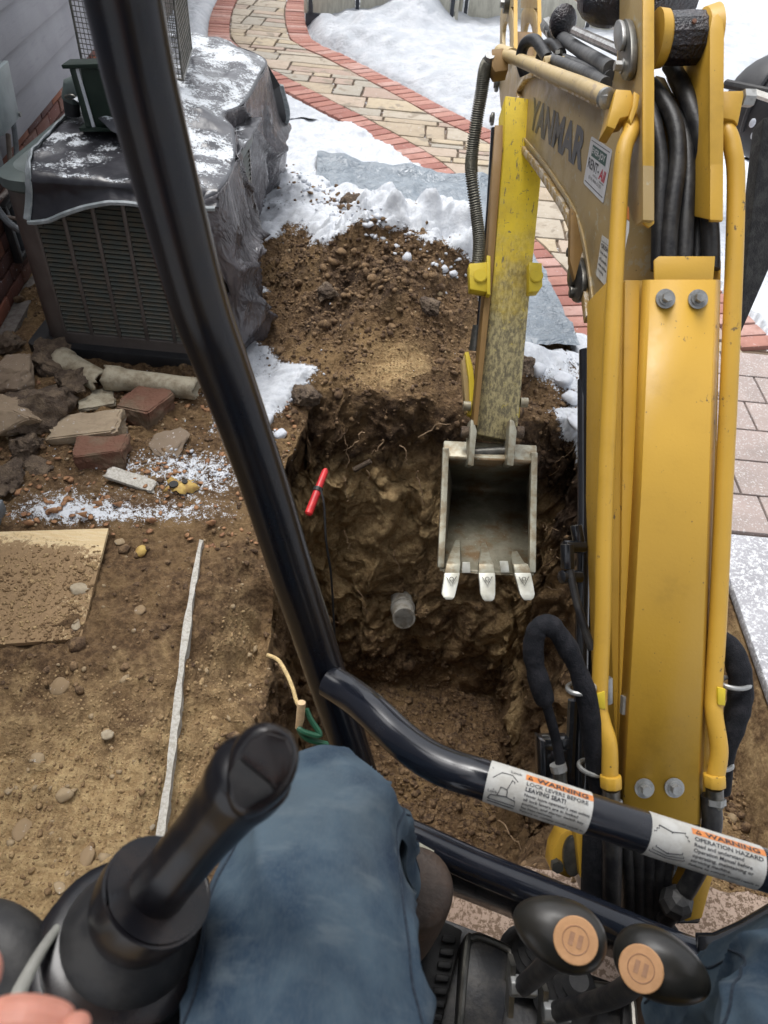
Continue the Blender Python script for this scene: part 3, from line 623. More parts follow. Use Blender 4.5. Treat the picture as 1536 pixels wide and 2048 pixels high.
# ------------------------------------------------------------------ lookup of ground height for things lying on it
def gz(x, y):
    ix = int(np.clip(np.searchsorted(gx, x), 1, len(gx)-1)); iy = int(np.clip(np.searchsorted(gy, y), 1, len(gy)-1)); return float(P[iy, ix, 2])
def on(px, py, dz=0.0):
    q = G(px, py, 0)
    for _ in range(3): q = G(px, py, gz(q.x, q.y)+dz)
    return q
def rock(name, px, py, w, h, mat, label, rot=0, seed=0, zs=.5, cat='rock', kind='blob', dz=0.0):
    """w, h are the size seen in the photo in pixels"""
    c = on(px, py); dist = (c-CAM).dot(ray(768, 1024)); rs = np.random.default_rng(seed+500)
    a = w/FPX*dist/2*1.06; b = h/FPX*dist/2/.72*1.06; clod = cat == 'dirt clod'; small = w < 60 and not clod
    bm = bmesh.new()
    if kind == 'box':
        pts = [np.array((sx_, sy_, sz_))*(1+rs.uniform(-.16, .16, 3)) for sx_ in (-.85, .85) for sy_ in (-.85, .85) for sz_ in (-.85, .85)]+[rs.uniform(-.95, .95, 3) for _ in range(5)]
    else:
        pts = []
        for _ in range(22 if not small else 30): q = rs.normal(size=3); q /= np.linalg.norm(q); pts.append(q*np.array((1, 1, .9))*rs.uniform(.85, 1.05))
    vsb = [bm.verts.new(tuple(p_)) for p_ in pts]; r_ = bmesh.ops.convex_hull(bm, input=vsb)
    bmesh.ops.delete(bm, geom=[v for v in bm.verts if not v.link_faces], context='VERTS')
    if not small: bmesh.ops.bevel(bm, geom=bm.edges[:], offset=.07, segments=2, affect='EDGES', clamp_overlap=True)
    bmesh.ops.triangulate(bm, faces=bm.faces)
    for _ in range(3 if not small else 2): bmesh.ops.subdivide_edges(bm, edges=[e for e in bm.edges if e.calc_length() > (.16 if not small else .4)], cuts=1, use_grid_fill=False); bmesh.ops.triangulate(bm, faces=[f for f in bm.faces if len(f.verts) > 3])
    if small: bmesh.ops.smooth_vert(bm, verts=bm.verts, factor=.5, use_axis_x=True, use_axis_y=True, use_axis_z=True); bmesh.ops.smooth_vert(bm, verts=bm.verts, factor=.5, use_axis_x=True, use_axis_y=True, use_axis_z=True)
    co = np.array([tuple(v.co) for v in bm.verts])
    d = fbm(co[:, 0]*2.2+seed, co[:, 1]*2.2, co[:, 2]*2.2, o=5, s=seed, g=.6)
    co = co*(1+((.26 if clod else .085) if not small else .03)*d[:, None])
    R_ = Matrix.Rotation(rot, 3, 'Z') @ Matrix.Rotation(rs.uniform(-.25, .25), 3, 'X') @ Matrix.Rotation(rs.uniform(-.2, .2), 3, 'Y')
    zz_ = max(zs*a, .006)*(.75 if name == 'pebble' else 1)
    for v, q in zip(bm.verts, co): v.co = R_ @ Vector((q[0]*a, q[1]*b, q[2]*zz_))
    for f in bm.faces: f.smooth = True
    for e in bm.edges:
        if len(e.link_faces) == 2 and e.calc_face_angle(0) > math.radians(32): e.smooth = False
    me = bpy.data.meshes.new(name); bm.to_mesh(me); bm.free(); me.materials.append(mat)
    o = link(name, me, (c.x, c.y, c.z+zz_*(.18 if name in ('pebble', 'field_stone') else .5)+dz)); tag(o, label, cat); return o
rock('rubble_rock', 42, 765, 120, 95, MAT['rock'], 'large pale concrete lump topped with soil at the left frame edge', .3, 1, .6)
rock('rubble_rock', 22, 848, 125, 80, MAT['rock'], 'tan broken rock below the large pale lump', .1, 2, .6)
rock('soil_clod', 112, 742, 95, 85, MAT['rock_dark'], 'dark wet soil clod beside the air conditioner base', .4, 3, .7, 'dirt clod')
rock('soil_clod', 88, 838, 130, 110, MAT['rock_dark'], 'big crumbly dark soil clod behind the tan slab', .2, 4, .7, 'dirt clod')
rock('soil_clod', 20, 965, 60, 80, MAT['rock_dark'], 'brown soil clod at left edge near the grey plank', .2, 14, .8, 'dirt clod')
rock('soil_clod', 20, 700, 60, 50, MAT['rock_dark'], 'rounded soil clod at the foot of the brick wall', .2, 24, .8, 'dirt clod')
rock('flat_stone', 70, 935, 100, 34, MAT['rock_dark'], 'thin dark flat stone in front of the soil clods', -.3, 5, .22, 'rock')
rock('tile_shard', 192, 803, 72, 48, MAT['clay'], 'pale curved tile shard between pipe and slab', .35, 6, .16, 'shard', 'box')
rock('stone_block', 293, 830, 96, 66, MAT['rock_red'], 'reddish brown stone block with orange scrape', -.35, 7, .55, 'rock', 'box')
rock('stone_slab', 178, 880, 160, 62, MAT['rock'], 'long tan rubble slab lying behind the brick chunk', .12, 8, .34, 'rock', 'box')
rock('brick_chunk', 208, 915, 98, 56, MAT['rock_red'], 'dark red broken brick leaning on the tan slab', .22, 9, .5, 'brick', 'box')
rock('flat_stone', 340, 890, 84, 56, MAT['rock'], 'flat rounded tan stone right of the brick chunk', .1, 10, .16)
rock('wood_shard', 262, 962, 100, 24, MAT['board_edge'], 'pale splintered wood shard on frosty ground', -.15, 11, .10, 'wood', 'box')
rock('field_stone', 120, 1375, 42, 32, MAT['pebble'], 'single grey field stone on the sandy dirt', .2, 12, .7)
rock('field_stone', 283, 1103, 26, 22, MAT['leaf_yellow'], 'small yellow stone above the board edge', .2, 13, .8)
for k, (a, b, w, h, lab) in enumerate([(75, 1519, 34, 22, 'pale oval pebble left of the joystick dirt patch'), (48, 1660, 44, 44, 'round tan cobble near left edge above bellows'), (170, 1722, 34, 44, 'dark grey flat pebble left of the joystick'), (92, 1227, 36, 22, 'rounded pebble beside the plywood corner'), (160, 1180, 46, 28, 'brown cobble lying on the plywood dirt'), (280, 1222, 28, 20, 'small pale pebble right of the plywood'), (240, 1085, 26, 16, 'brown pebble by the plywood tip'), (152, 1250, 20, 26, 'grey pebble on plywood edge'), (300, 650+1000, 24, 18, 'small pebble right of joystick bellows'), (120, 1775, 24, 24, 'pale pebble above the bellows'), (130, 1590, 40, 24, 'tan pebble in the middle of the sandy dirt'), (215, 1470, 26, 20, 'small pebble left of the board edge')]):
    rock('pebble', a, b, w, h, MAT['pebble'], lab, random.uniform(-1, 1), 30+k, .7, 'pebble')
for k, (a, b, w, h, m_, lab) in enumerate([(1405, 1590, 40, 30, 'pebble', 'stone at the lower right of the boom foot'), (1490, 1578, 30, 24, 'pebble', 'pale stone on the right dirt bench'), (1520, 1460, 34, 28, 'rock_dark', 'dark clod under the slab edge')]):
    rock('bench_stone', a, b, w, h, MAT[m_], lab, .4, 50+k, .7, 'rock')
for k, (a, b, w, h) in enumerate([(597, 913, 30, 26), (1392-260, 1000, 10, 10), (1125, 765, 44, 36), (1140, 800, 36, 40), (1150, 850, 34, 50), (1135, 900, 28, 34), (1145, 940, 26, 26), (540, 845, 34, 30), (560, 872, 30, 24), (1075, 745, 40, 26)]):
    o = rock('snow_lump', a, b, w, h, MAT['snow_lump'], ['rounded snow lump left of the red tool handle', 'tiny snow crumb on the right trench rim', 'snow lump at the right rim just below the ground sheet corner', 'second snow lump down the right trench rim', 'snow lump in the middle of the right trench rim', 'fourth snow lump down the right rim beside the boom', 'lowest snow lump on the right rim beside the boom', 'snow lump on the left rim beside the black post', 'snow lump above the one left of the red handle', 'snow lump beside the upper bucket link'][k], .3, 60+k, .7, 'snow lump'); o['group'] = 'snow lumps on the trench rim'
# spotted yellow leaf
c = on(362, 972, .012); mb = MB(); pts = []
for k in range(22):
    a = 2*math.pi*k/22; r_ = .048*(1+.20*math.cos(5*a+.4)+.13*math.sin(9*a)+.06*math.cos(13*a)); pts.append(c+Vector((r_*math.cos(a)*1.1, r_*math.sin(a)*.8, .010*math.sin(3*a))))
mb.add([c+Vector((0, 0, .012))]+pts, [(0, 1+k, 1+(k+1) % 22) for k in range(22)])
leaf = mb.build('maple_leaf', MAT['leaf_yellow']); tag(leaf, 'curled yellow leaf with black spots on frosty soil', 'leaf'); leaf.modifiers.new('s', 'SOLIDIFY').thickness = .0015
MB().cyl(c+Vector((-.022, -.006, .008)), c+Vector((-.022, -.006, .0135)), .016, 12).build('spot', MAT['leaf_spot'], leaf); MB().cyl(c+Vector((.012, .010, .006)), c+Vector((.012, .010, .0145)), .010, 12).build('spot', MAT['leaf_spot'], leaf)
for k, (a, b) in enumerate([(55, 1045), (105, 1020), (195, 1005), (165, 1028), (235, 1008), (420, 1045), (300, 1040)]):
    c = on(a, b, .012); mb = MB(); r0 = .018; pts = [c+Vector((r0*math.cos(q)*(1+.3*math.cos(3*q+k)), r0*.6*math.sin(q), .006*math.sin(q*2))) for q in np.linspace(0, 6.28, 12)[:-1]]
    mb.add([c+Vector((0, 0, .008))]+pts, [(0, 1+q, 1+(q+1) % 11) for q in range(11)])
    o = mb.build('fallen_leaf', MAT['leaf']); tag(o, ['reddish leaf nearest the grey plank', 'brown leaf on the snow patch right of the plank', 'small leaf above the plywood edge', 'brown leaf in the frost left of the plywood tip', 'leaf just above the plywood tip', 'leaf near the black post foot of the frosty soil', 'leaf midway between plywood tip and black post'][k], 'leaf', 'small leaves on the frosty soil'); o.modifiers.new('s', 'SOLIDIFY').thickness = .001

rock('soil_clod', 145, 770, 60, 60, MAT['rock_dark'], 'crumbly soil clod between the half pipe and tile shard', .9, 71, .7, 'dirt clod')
rock('soil_clod', 60, 905, 80, 50, MAT['rock_dark'], 'low soil clod behind the thin dark flat stone', .9, 72, .6, 'dirt clod')
rock('soil_clod', 1048, 735, 60, 44, MAT['rock_dark'], 'dark soil clod at the far right corner of the trench', .2, 73, .6, 'dirt clod')
rock('soil_clod', 612, 800, 60, 44, MAT['rock_dark'], 'soil clod on the snowy left corner of the trench', .2, 74, .6, 'dirt clod')
rock('soil_clod', 890, 460, 60, 60, MAT['rock_dark'], 'tall dark soil clod on the mound next to the ground sheet', .2, 75, 1.0, 'dirt clod')
rock('soil_clod', 700, 415, 60, 34, MAT['rock_dark'], 'brown clod breaking through the snow on the mound', .2, 76, .6, 'dirt clod')
rock('soil_clod', 655, 590, 44, 34, MAT['rock_dark'], 'small clod on the left face of the mound', .2, 77, .7, 'dirt clod')
rock('soil_clod', 860, 620, 50, 34, MAT['rock_dark'], 'small clod on the right face of the mound', .2, 78, .7, 'dirt clod')
# clay pipes
def lump_tube(a, b, r, n=20, m=14, half=False, seed=1):
    mb = MB(); A, B = Vector(a), Vector(b); T = (B-A).normalized(); U = (Vector((0, 0, 1))-T*T.z).normalized(); S_ = T.cross(U); vs = []; fs = []
    arc = math.pi*1.05 if half else 2*math.pi
    for i in range(m+1):
        rr = r*(1.14 if i < 3 else 1.0)
        for k in range(n+1):
            an = -arc/2+arc*k/n; q = 1+.03*float(vn(i*.5, k*.5, s=seed)); e = (.012*float(vn(k*.8, seed, s=3)) if i in (0, m) else 0)
            vs.append(A.lerp(B, i/m)+T*e+(U*math.cos(an)+S_*math.sin(an))*rr*q)
    for i in range(m):
        for k in range(n): fs.append((i*(n+1)+k, i*(n+1)+k+1, (i+1)*(n+1)+k+1, (i+1)*(n+1)+k))
    return mb.add(vs, fs)
pa, pb = on(212, 755, .045), on(392, 778, .045)
o = lump_tube(pa, pb, .043).build('clay_pipe', MAT['clay']); tag(o, 'dirty pale clay pipe lying in front of the air conditioner', 'pipe'); o.modifiers.new('s', 'SOLIDIFY').thickness = .008
pa, pb = on(122, 722, .03), on(206, 768, .03)
o = lump_tube(pa, pb, .05, half=True, seed=5).build('half_pipe', MAT['clay']); tag(o, 'split half of a pale clay pipe pointing at the rubble', 'pipe'); o.modifiers.new('s', 'SOLIDIFY').thickness = .008
# plywood sheet corner and the buried board's torn edge
z0 = .012
q = [on(218, 1062, z0), on(160, 1272, z0), on(-120, 1300, z0), on(-140, 1075, z0)]
zz = max(v.z for v in q)+.008; mb = MB().prism([Vector((v.x, v.y, zz-.012-(.022 if i_ in (1, 2) else 0))) for i_, v in enumerate(q)], (0, 0, .014)); o = mb.build('plywood_sheet', MAT['plywood']); tag(o, 'corner of a yellow plywood sheet smeared with dirt', 'plywood')
pw = rng.uniform(0, 1, (2200, 2)); pw = pw[(pw[:, 1] > .12+.2*rng.uniform(0, 1, 2200))]; c4 = [np.array(tuple(v)) for v in q]; pp4 = np.array([(c4[0]*(1-a)+c4[3]*a)*(1-b)+(c4[1]*(1-a)+c4[2]*a)*b for a, b in pw]); pp4[:, 2] = zz+.003-.022*pw[:, 1]
soup('plywood_crumbs', V1, F1, pp4, np.clip(rng.lognormal(-5.9, .55, len(pp4)), .0015, .011), MAT['clod_tan'], label='dirt crumbs scattered on the plywood sheet', cat='dirt')
pts = [(405, 1090), (398, 1140), (390, 1190), (375, 1260), (362, 1330), (352, 1400), (344, 1500), (335, 1580), (322, 1660), (312, 1740)]
A = [on(a, b, .012) for a, b in pts]; zc = max(a.z for a in A)*.5+.008
Lp, Rp = [], []
for i, p_ in enumerate(spl([tuple(on(a, b, .012)) for a, b in ((404, 1090), (372, 1280), (344, 1500), (312, 1740))], 18)):
    w = .0078*(1+.4*float(vn(i*.25, .3, s=7))); Lp.append(Vector((p_[0]-w, p_[1], 0))); Rp.append(Vector((p_[0]+w+.0025*float(vn(i*.9, 2.2, s=8)), p_[1], 0)))
nn = len(Lp); hgt = np.array([gz(v.x, v.y) for v in Lp]); hgt = np.poly1d(np.polyfit(np.arange(nn), hgt, 3))(np.arange(nn))+.004; mb = MB(); vs = [Vector((v.x, v.y, hgt[i]+.020)) for i, v in enumerate(Lp)]+[Vector((v.x, v.y, hgt[i]+.016)) for i, v in enumerate(Rp)]+[Vector((v.x, v.y, hgt[i]-.06)) for i, v in enumerate(Rp)]
mb.add(vs, [(i, i+1, nn+i+1, nn+i) for i in range(nn-1)]+[(nn+i, nn+i+1, 2*nn+i+1, 2*nn+i) for i in range(nn-1)])
tag(mb.build('buried_board', MAT['board_edge']), 'torn whitish edge of a board buried along the bank', 'board')
o = MB().box(on(-30, 1045, .02), (.07, .16, .05), Matrix.Rotation(.1, 3, 'Z')).build('grey_plank', MAT['conduit'], bevel=.003); tag(o, 'end of a grey plank at the left frame edge', 'plank')

# ------------------------------------------------------------------ trench contents
pc = Vector(G(808, 1238, -1.12)); q = PL(808, 1237, (0, 1.93, 0), Vector((0, 1, 0)))
mb = MB(); d_ = Vector((.06, -.86, .42)).normalized(); a = q-d_*.35; b = q
mb.tube([a, b, b, a+d_*.1], [.05, .05, .042, .042], 28, cap=False); o = mb.build('drain_pipe', MAT['pipe_iron']); tag(o, 'grey drain pipe end sticking out of the trench end wall', 'pipe')
MB().tube([b-d_*.11, b-d_*.09], [.055, .055], 28).build('collar', MAT['pipe_iron'], o); MB().ball(b-d_*.06, (.041, .02, .041)).build('mud_plug', MAT['clod_tan'], o)
def backwall(px, py, y=2.22):
    for _ in range(4): q = PL(px, py, (0, y, 0), Vector((0, 1, 0))); y = TY1-.40*min(1, max(.1, -q.z/1.4+.08))-.045
    return q
def wiggle(p0, dirs, L, n=9, s=0, amp=.25):
    p = Vector(p0); d_ = Vector(dirs).normalized(); out = [p.copy()]
    for i in range(n):
        d_ = (d_+Vector((rng.normal(), rng.normal(), rng.normal()))*amp).normalized(); p = p+d_*L/n; out.append(p.copy())
    return out
roots = [((690, 870), (700, 940)), ((805, 890), (815, 930)), ((830, 940), (850, 1010)), ((835, 868), (900, 840)), ((730, 860), (690, 900)), ((785, 1100), (800, 1140)), ((735, 940), (735, 970)), ((560+210, 880), (745, 905)), ((720, 1180), (735, 1240)), ((1070, 1110), (1120, 1095)), ((1085, 1130), (1130, 1110)), ((1080, 1050), (1110, 1060)), ((1075, 960), (1120, 935)), ((1090, 1170), (1125, 1180)), ((690, 1060), (700, 1100)), ((660, 1230), (680, 1250)), ((995, 1635), (1050, 1705)), ((1090, 940), (1140, 900)), ((690, 690+260), (700, 1000))]
for k, (a, b) in enumerate(roots):
    if a[0] > 950: f = lambda p_: PL(p_[0], p_[1], (.665, 0, 0), Vector((1, 0, 0)))
    else: f = lambda p_: backwall(p_[0], p_[1], 2.20-.08*max(0, (p_[1]-850)/400))
    if k == 16: f = lambda p_: G(p_[0], p_[1], -.9)
    A_, B_ = f(a), f(b); n_ = 10; pts = []
    for i in range(n_+1):
        q = A_.lerp(B_, i/n_)+Vector((float(vn(i*.6, k, s=2)), -abs(float(vn(i*.5, k+9, s=3)))*1.2, float(vn(i*.6, k+5, s=4))))*.012; pts.append(q)
    o = MB().tube([tuple(v) for v in pts], [.0028*(1-.6*i/n_) for i in range(n_+1)], 6).build('root', MAT['root']); tag(o, 'thin pale root poking out of the trench wall', 'root', 'roots poking out of the trench walls')
o = MB().tube([backwall(708, 940, 2.14), backwall(742, 922, 2.10)], [.012, .010], 10).build('root_stub', MAT['rock_dark']); tag(o, 'thick dark broken root stub in the end wall', 'root')
# red handle and its cord
a, b = D(652, 938, 2.45), D(616, 1030, 2.38)
root = empty('hand_tool', b, 'red tool handle hanging at the left trench corner with black cord', 'tool')
MB().tube([a, a.lerp(b, .05), a.lerp(b, .45), a.lerp(b, .5), a.lerp(b, .97), b], [.006, .011, .0125, .013, .0135, .008], 14).build('handle', MAT['red'], root)
MB().tube([a.lerp(b, .42), a.lerp(b, .50)], .0165, 12).build('clamp', MAT['rubber'], root)
MB().tube(DS([(640, 975, 2.36), (648, 1010, 2.36), (652, 1080, 2.40), (662, 1150, 2.48), (668, 1250, 2.6), (672, 1330, 2.7)]), .004, 8).build('cord', MAT['rubber'], root)
# rope, wooden handle and green hose at the left bank
o = MB().tube(DS([(535, 1310, 1.62), (556, 1320, 1.60), (572, 1345, 1.58), (585, 1375, 1.56), (592, 1400, 1.55), (600, 1415, 1.54)]), .0045, 8).build('rope', MAT['rope']); tag(o, 'yellow rope hanging down the left trench bank', 'rope')
o = MB().tube([D(603, 1405, 1.53), D(600, 1440, 1.55), D(597, 1456, 1.56)], [.009, .009, .007], 12).build('wooden_handle', MAT['wood_pale']); tag(o, 'small pale wooden handle at the end of the yellow rope', 'handle')
o = MB().tube(DS([(612, 1418, 1.56), (622, 1440, 1.56), (640, 1470, 1.56), (610, 1465, 1.55), (598, 1458, 1.55), (615, 1478, 1.56), (660, 1490, 1.58)]), .0065, 8).build('garden_hose', MAT['green_hose']); tag(o, 'dark green hose loop beside the wooden handle', 'hose')

# ------------------------------------------------------------------ ground sheet
nu, nv = 90, 130; U_, V_ = np.meshgrid(np.linspace(0, 1, nu), np.linspace(0, 1, nv)); T_ = np.array(tp)
XY = ((1-U_)*(1-V_))[..., None]*T_[0]+(U_*(1-V_))[..., None]*T_[1]+(U_*V_)[..., None]*T_[2]+((1-U_)*V_)[..., None]*T_[3]
fx_ = np.abs(np.sin(XY[..., 0]*7.5+.6*fbm(XY[..., 0]*2, XY[..., 1]*2, o=3, s=5))); fy_ = np.abs(np.sin(XY[..., 1]*6+XY[..., 0]+1.2*fbm(XY[..., 0]*2, XY[..., 1]*2, o=3, s=6)))
zt = .028+.022*(1-fy_)**3+.014*(1-fx_)**3+.02*np.abs(fbm(XY[..., 0]*4, XY[..., 1]*4, o=4, s=7))
zt += .02*smooth01((.06-np.minimum(np.minimum(V_, 1-U_), 1-V_))/.04)
o = grid_obj('ground_sheet', np.dstack([XY, zt]), MAT['tarp_ground']); tag(o, 'grey plastic sheet on the ground, half under the dirt mound', 'tarp')
for (a, b, c_, d_) in [((680, 716), (750, 714), (690, 742), (722, 732)), ((878, 712), (916, 711), (882, 718), (912, 716))]:
    f = lambda p_: PL(p_[0], p_[1], G(a[0]+20, a[1]+6, .08), Vector((0, -.62, .78)))
    o = MB().prism([f(a), f(b), f(d_), f(c_)], (0, .004, -.004)).build('sheet_scrap', MAT['tarp_ground']); tag(o, 'grey sheet scrap showing through the mound, %s' % ('larger left one' if a[0] < 700 else 'thin one beside the bucket links'), 'tarp')

# ------------------------------------------------------------------ house
wd_ = Vector((-.129, .9916, 0)).normalized(); wnrm = Vector((.9916, .129, 0)).normalized(); W0 = Vector((-1.69, 2.58, 0)); RW = Matrix((wd_, wnrm, (0, 0, 1))).transposed()
def HW(s_, z, out=0.0): return W0+wd_*s_+wnrm*out+Vector((0, 0, z))
house = empty('house', HW(2, 0, -.2), 'grey sided house wall over old red brick base at left', 'house')
MB().box(HW(3, 1.4, -.16), (12, .20, 2.8), RW).build('wall_core', MAT['mortar'], house)
bmesh_w = piece_mesh('wall_brick', .205, .06, .058, MAT['wall_brick'], .003)
for c_ in range(8):
    z = .036+c_*.0675; s_ = -.75+(c_ % 2)*.108
    while s_ < 3.6:
        o = link('brick', bmesh_w, HW(s_, z, -.04+random.uniform(-.003, .004)), house); o.rotation_euler = (0, 0, math.atan2(wd_.y, wd_.x)+random.uniform(-.01, .01)); s_ += .216
MB().box(HW(1.5, -.03, .02), (5, .07, .07), RW).build('foundation_ledge', MAT['mortar'], house, bevel=.004)
for k in range(14):
    z0 = .535+k*.148; a = HW(-3, z0, .0); mb = MB()
    A = [HW(-3, z0, -.05), HW(-3, z0, .024), HW(-3, z0+.150, -.002), HW(-3, z0+.150, -.05)]; mb.prism(A, wd_*9.5); mb.build('siding_board', MAT['siding'], house, bevel=.0015)
# basement vent
vs_ = empty('wall_vent', HW(.62, .2, 0), 'black framed louvre vent low in the brick wall', 'vent')
for a, b, c_, d_ in ((.40, .13, .84, .15), (.40, .36, .84, .38)): MB().box(HW((a+c_)/2, (b+d_)/2, .008), (c_-a, .03, .025), RW).build('frame', MAT['black_matte'], vs_, bevel=.002)
for s_ in (.40, .84): MB().box(HW(s_, .255, .008), (.025, .031, .25), RW).build('frame', MAT['black_matte'], vs_, bevel=.002)
MB().box(HW(.62, .255, -.004), (.43, .01, .23), RW).build('backing', MAT['ac_dark'], vs_)
for k in range(8): MB().box(HW(.43+k*.055, .255, .008), (.008, .02, .22), RW).build('slat', MAT['conduit'], vs_)
# electrical box and conduits
bx = empty('electrical_box', HW(.80, .5, .05), 'pale grey electrical box mounted on the grey siding', 'electrical box')
WP = W0+wnrm*.11
eb = lambda px, py: PL(px, py, WP, wnrm)
p_tr, p_br = eb(17, 121), eb(40, 236); hgt_ = p_tr.z-p_br.z; p_tl = p_tr-wd_*.22; p_bl = p_br-wd_*.22
MB().prism([p_tr, p_br, p_bl, p_tl], -wnrm*.02).build('door', MAT['grey_box'], bx, bevel=.004)
MB().prism([v-wnrm*.022 for v in (p_tr, p_br, p_bl, p_tl)], -wnrm*.085).build('case', MAT['conduit'], bx, bevel=.003)
MB().box(p_br+Vector((0, 0, .012))+wd_*.006, (.02, .012, .014), RW).build('latch', MAT['zinc'], bx)
bx2 = MB().box(eb(8, 290)-wd_*.05-wnrm*.06, (.12, .07, .16), RW).build('meter_box', MAT['conduit'], bevel=.004); tag(bx2, 'dark grey junction box just below the pale electrical box', 'electrical box')
o = MB().tube([tuple(PL(a, b, W0+wnrm*.05, wnrm)) for a, b in spl([(16, 268), (20, 320), (22, 360), (12, 385), (-8, 398), (-30, 402)], 5)], .010, 10).build('conduit', MAT['conduit_tan']); tag(o, 'tan curved conduit running down from the boxes', 'conduit')
o = MB().tube([tuple(PL(a, b, W0+wnrm*.05, wnrm)) for a, b in spl([(26, 240), (32, 290), (33, 330)], 5)], .011, 10).build('conduit', MAT['conduit']); tag(o, 'straight dark conduit below the pale electrical box', 'conduit')
o = MB().tube([D(*p) for p in spl([(-60, 330, 2.9), (0, 425, 2.95), (30, 455, 2.98), (60, 468, 3.0), (100, 480, 3.1)], 6)], .014, 10).build('conduit', MAT['conduit']); tag(o, 'thick grey cable whip running to the air conditioner', 'conduit')
o = MB().tube([D(*p) for p in spl([(-40, 405, 3.0), (0, 430, 3.0), (30, 437, 3.05), (70, 442, 3.1)], 6)], .008, 8).build('conduit', MAT['conduit_tan']); tag(o, 'thin dusty line running behind the grey cable whip', 'conduit')

# ------------------------------------------------------------------ air conditioner
ac = empty('air_conditioner', (-1.05, 2.87, 0), 'dark brown louvred air conditioner with tarp thrown over it', 'air conditioner')
def rrect(x0, x1, y0, y1, r, z, n=6):
    out = []
    for (cx, cy, a0) in ((x1-r, y0+r, -90), (x1-r, y1-r, 0), (x0+r, y1-r, 90), (x0+r, y0+r, 180)):
        for k in range(n+1): a = math.radians(a0+90*k/n); out.append(Vector((cx+r*math.cos(a), cy+r*math.sin(a), z)))
    return out
def loft(rings, cap=True):
    mb = MB(); n_ = len(rings[0]); vs = [v for r_ in rings for v in r_]; fs = []
    for i in range(len(rings)-1):
        for k in range(n_): fs.append((i*n_+k, i*n_+(k+1) % n_, (i+1)*n_+(k+1) % n_, (i+1)*n_+k))
    if cap: fs += [tuple(range(n_))[::-1], tuple(range((len(rings)-1)*n_, len(rings)*n_))]
    return mb.add(vs, fs)
AX0, AX1, AY0, AY1 = -1.46, -.70, 2.50, 3.26
loft([rrect(AX0-.05, AX1+.02, AY0-.04, AY1+.05, .03, 0), rrect(AX0-.05, AX1+.02, AY0-.04, AY1+.05, .03, .055)]).build('base_pad', MAT['black_matte'], ac, bevel=.004)
loft([rrect(AX0+.02, AX1-.02, AY0+.02, AY1-.02, .09, .055), rrect(AX0+.02, AX1-.02, AY0+.02, AY1-.02, .09, .66)]).build('coil', MAT['ac_dark'], ac)
loft([rrect(AX0, AX1, AY0, AY1, .1, .05), rrect(AX0, AX1, AY0, AY1, .1, .10), rrect(AX0+.006, AX1-.006, AY0+.006, AY1-.006, .1, .105)]).build('bottom_pan', MAT['ac_brown'], ac)
loft([rrect(AX0-.004, AX1+.004, AY0-.004, AY1+.004, .1, .655), rrect(AX0-.012, AX1+.012, AY0-.012, AY1+.012, .1, .665), rrect(AX0-.012, AX1+.012, AY0-.012, AY1+.012, .1, .70), rrect(AX0+.03, AX1-.03, AY0+.03, AY1-.03, .1, .715), rrect(AX0+.05, AX1-.05, AY0+.05, AY1-.05, .1, .70)]).build('lid', MAT['ac_lid'], ac)
for k in range(9):
    rr = .07+k*.032; pts = [(-1.08+rr*math.cos(a), 2.88+rr*math.sin(a), .722) for a in np.linspace(0, 2*math.pi, 40)]; MB().tube(pts, .003, 6).build('grille_ring', MAT['zinc'], ac)
for k in range(4):
    a = k*math.pi/4; MB().tube([(-1.05-.28*math.cos(a), 2.87-.28*math.sin(a), .718), (-1.05+.28*math.cos(a), 2.87+.28*math.sin(a), .718)], .003, 6).build('grille_bar', MAT['zinc'], ac)
# corner posts and louvre panels
cp = rrect(AX0, AX1, AY0, AY1, .1, .1)
for cidx in range(4):
    seg = cp[cidx*7:cidx*7+7]; ext = [seg[0]-(Vector((1, 0, 0)) if cidx in (0,) else Vector((0, 0, 0)))*0]+seg
    A = [Vector((v.x, v.y, .10)) for v in seg]; B = [Vector((v.x, v.y, .66)) for v in seg]; MB().add(A+B, [(i, i+1, 7+i+1, 7+i) for i in range(6)]).build('corner_panel', MAT['ac_brown'], ac)
xs = np.linspace(AX0+.10, AX1-.10, 6)
for k in range(5):
    x0, x1 = xs[k], xs[k+1]; mb = MB()
    for j in range(30):
        z = .112+j*.0184; mb.add([(x0+.014, AY0+.010, z+.009), (x1-.002, AY0+.010, z+.009), (x1-.002, AY0-.001, z), (x0+.014, AY0-.001, z), (x0+.014, AY0+.010, z-.001), (x1-.002, AY0+.010, z-.001)], [(0, 1, 2, 3), (3, 2, 5, 4)])
    mb.build('louver_panel', MAT['ac_fin'], ac, smooth=False); MB().box((x0+.006, AY0+.004, .38), (.014, .012, .56)).build('rib', MAT['ac_brown'], ac, bevel=.002)
for side, X in ((-1, AX0), (1, AX1)):
    ys = np.linspace(AY0+.1, AY1-.1, 6)
    for k in range(5):
        y0, y1 = ys[k], ys[k+1]; mb = MB()
        for j in range(30):
            z = .112+j*.0184; mb.add([(X-side*.012, y0+.01, z+.009), (X-side*.012, y1, z+.009), (X+side*.001, y1, z), (X+side*.001, y0+.01, z)], [(0, 1, 2, 3)])
        mb.build('louver_panel', MAT['ac_fin'], ac, smooth=False)
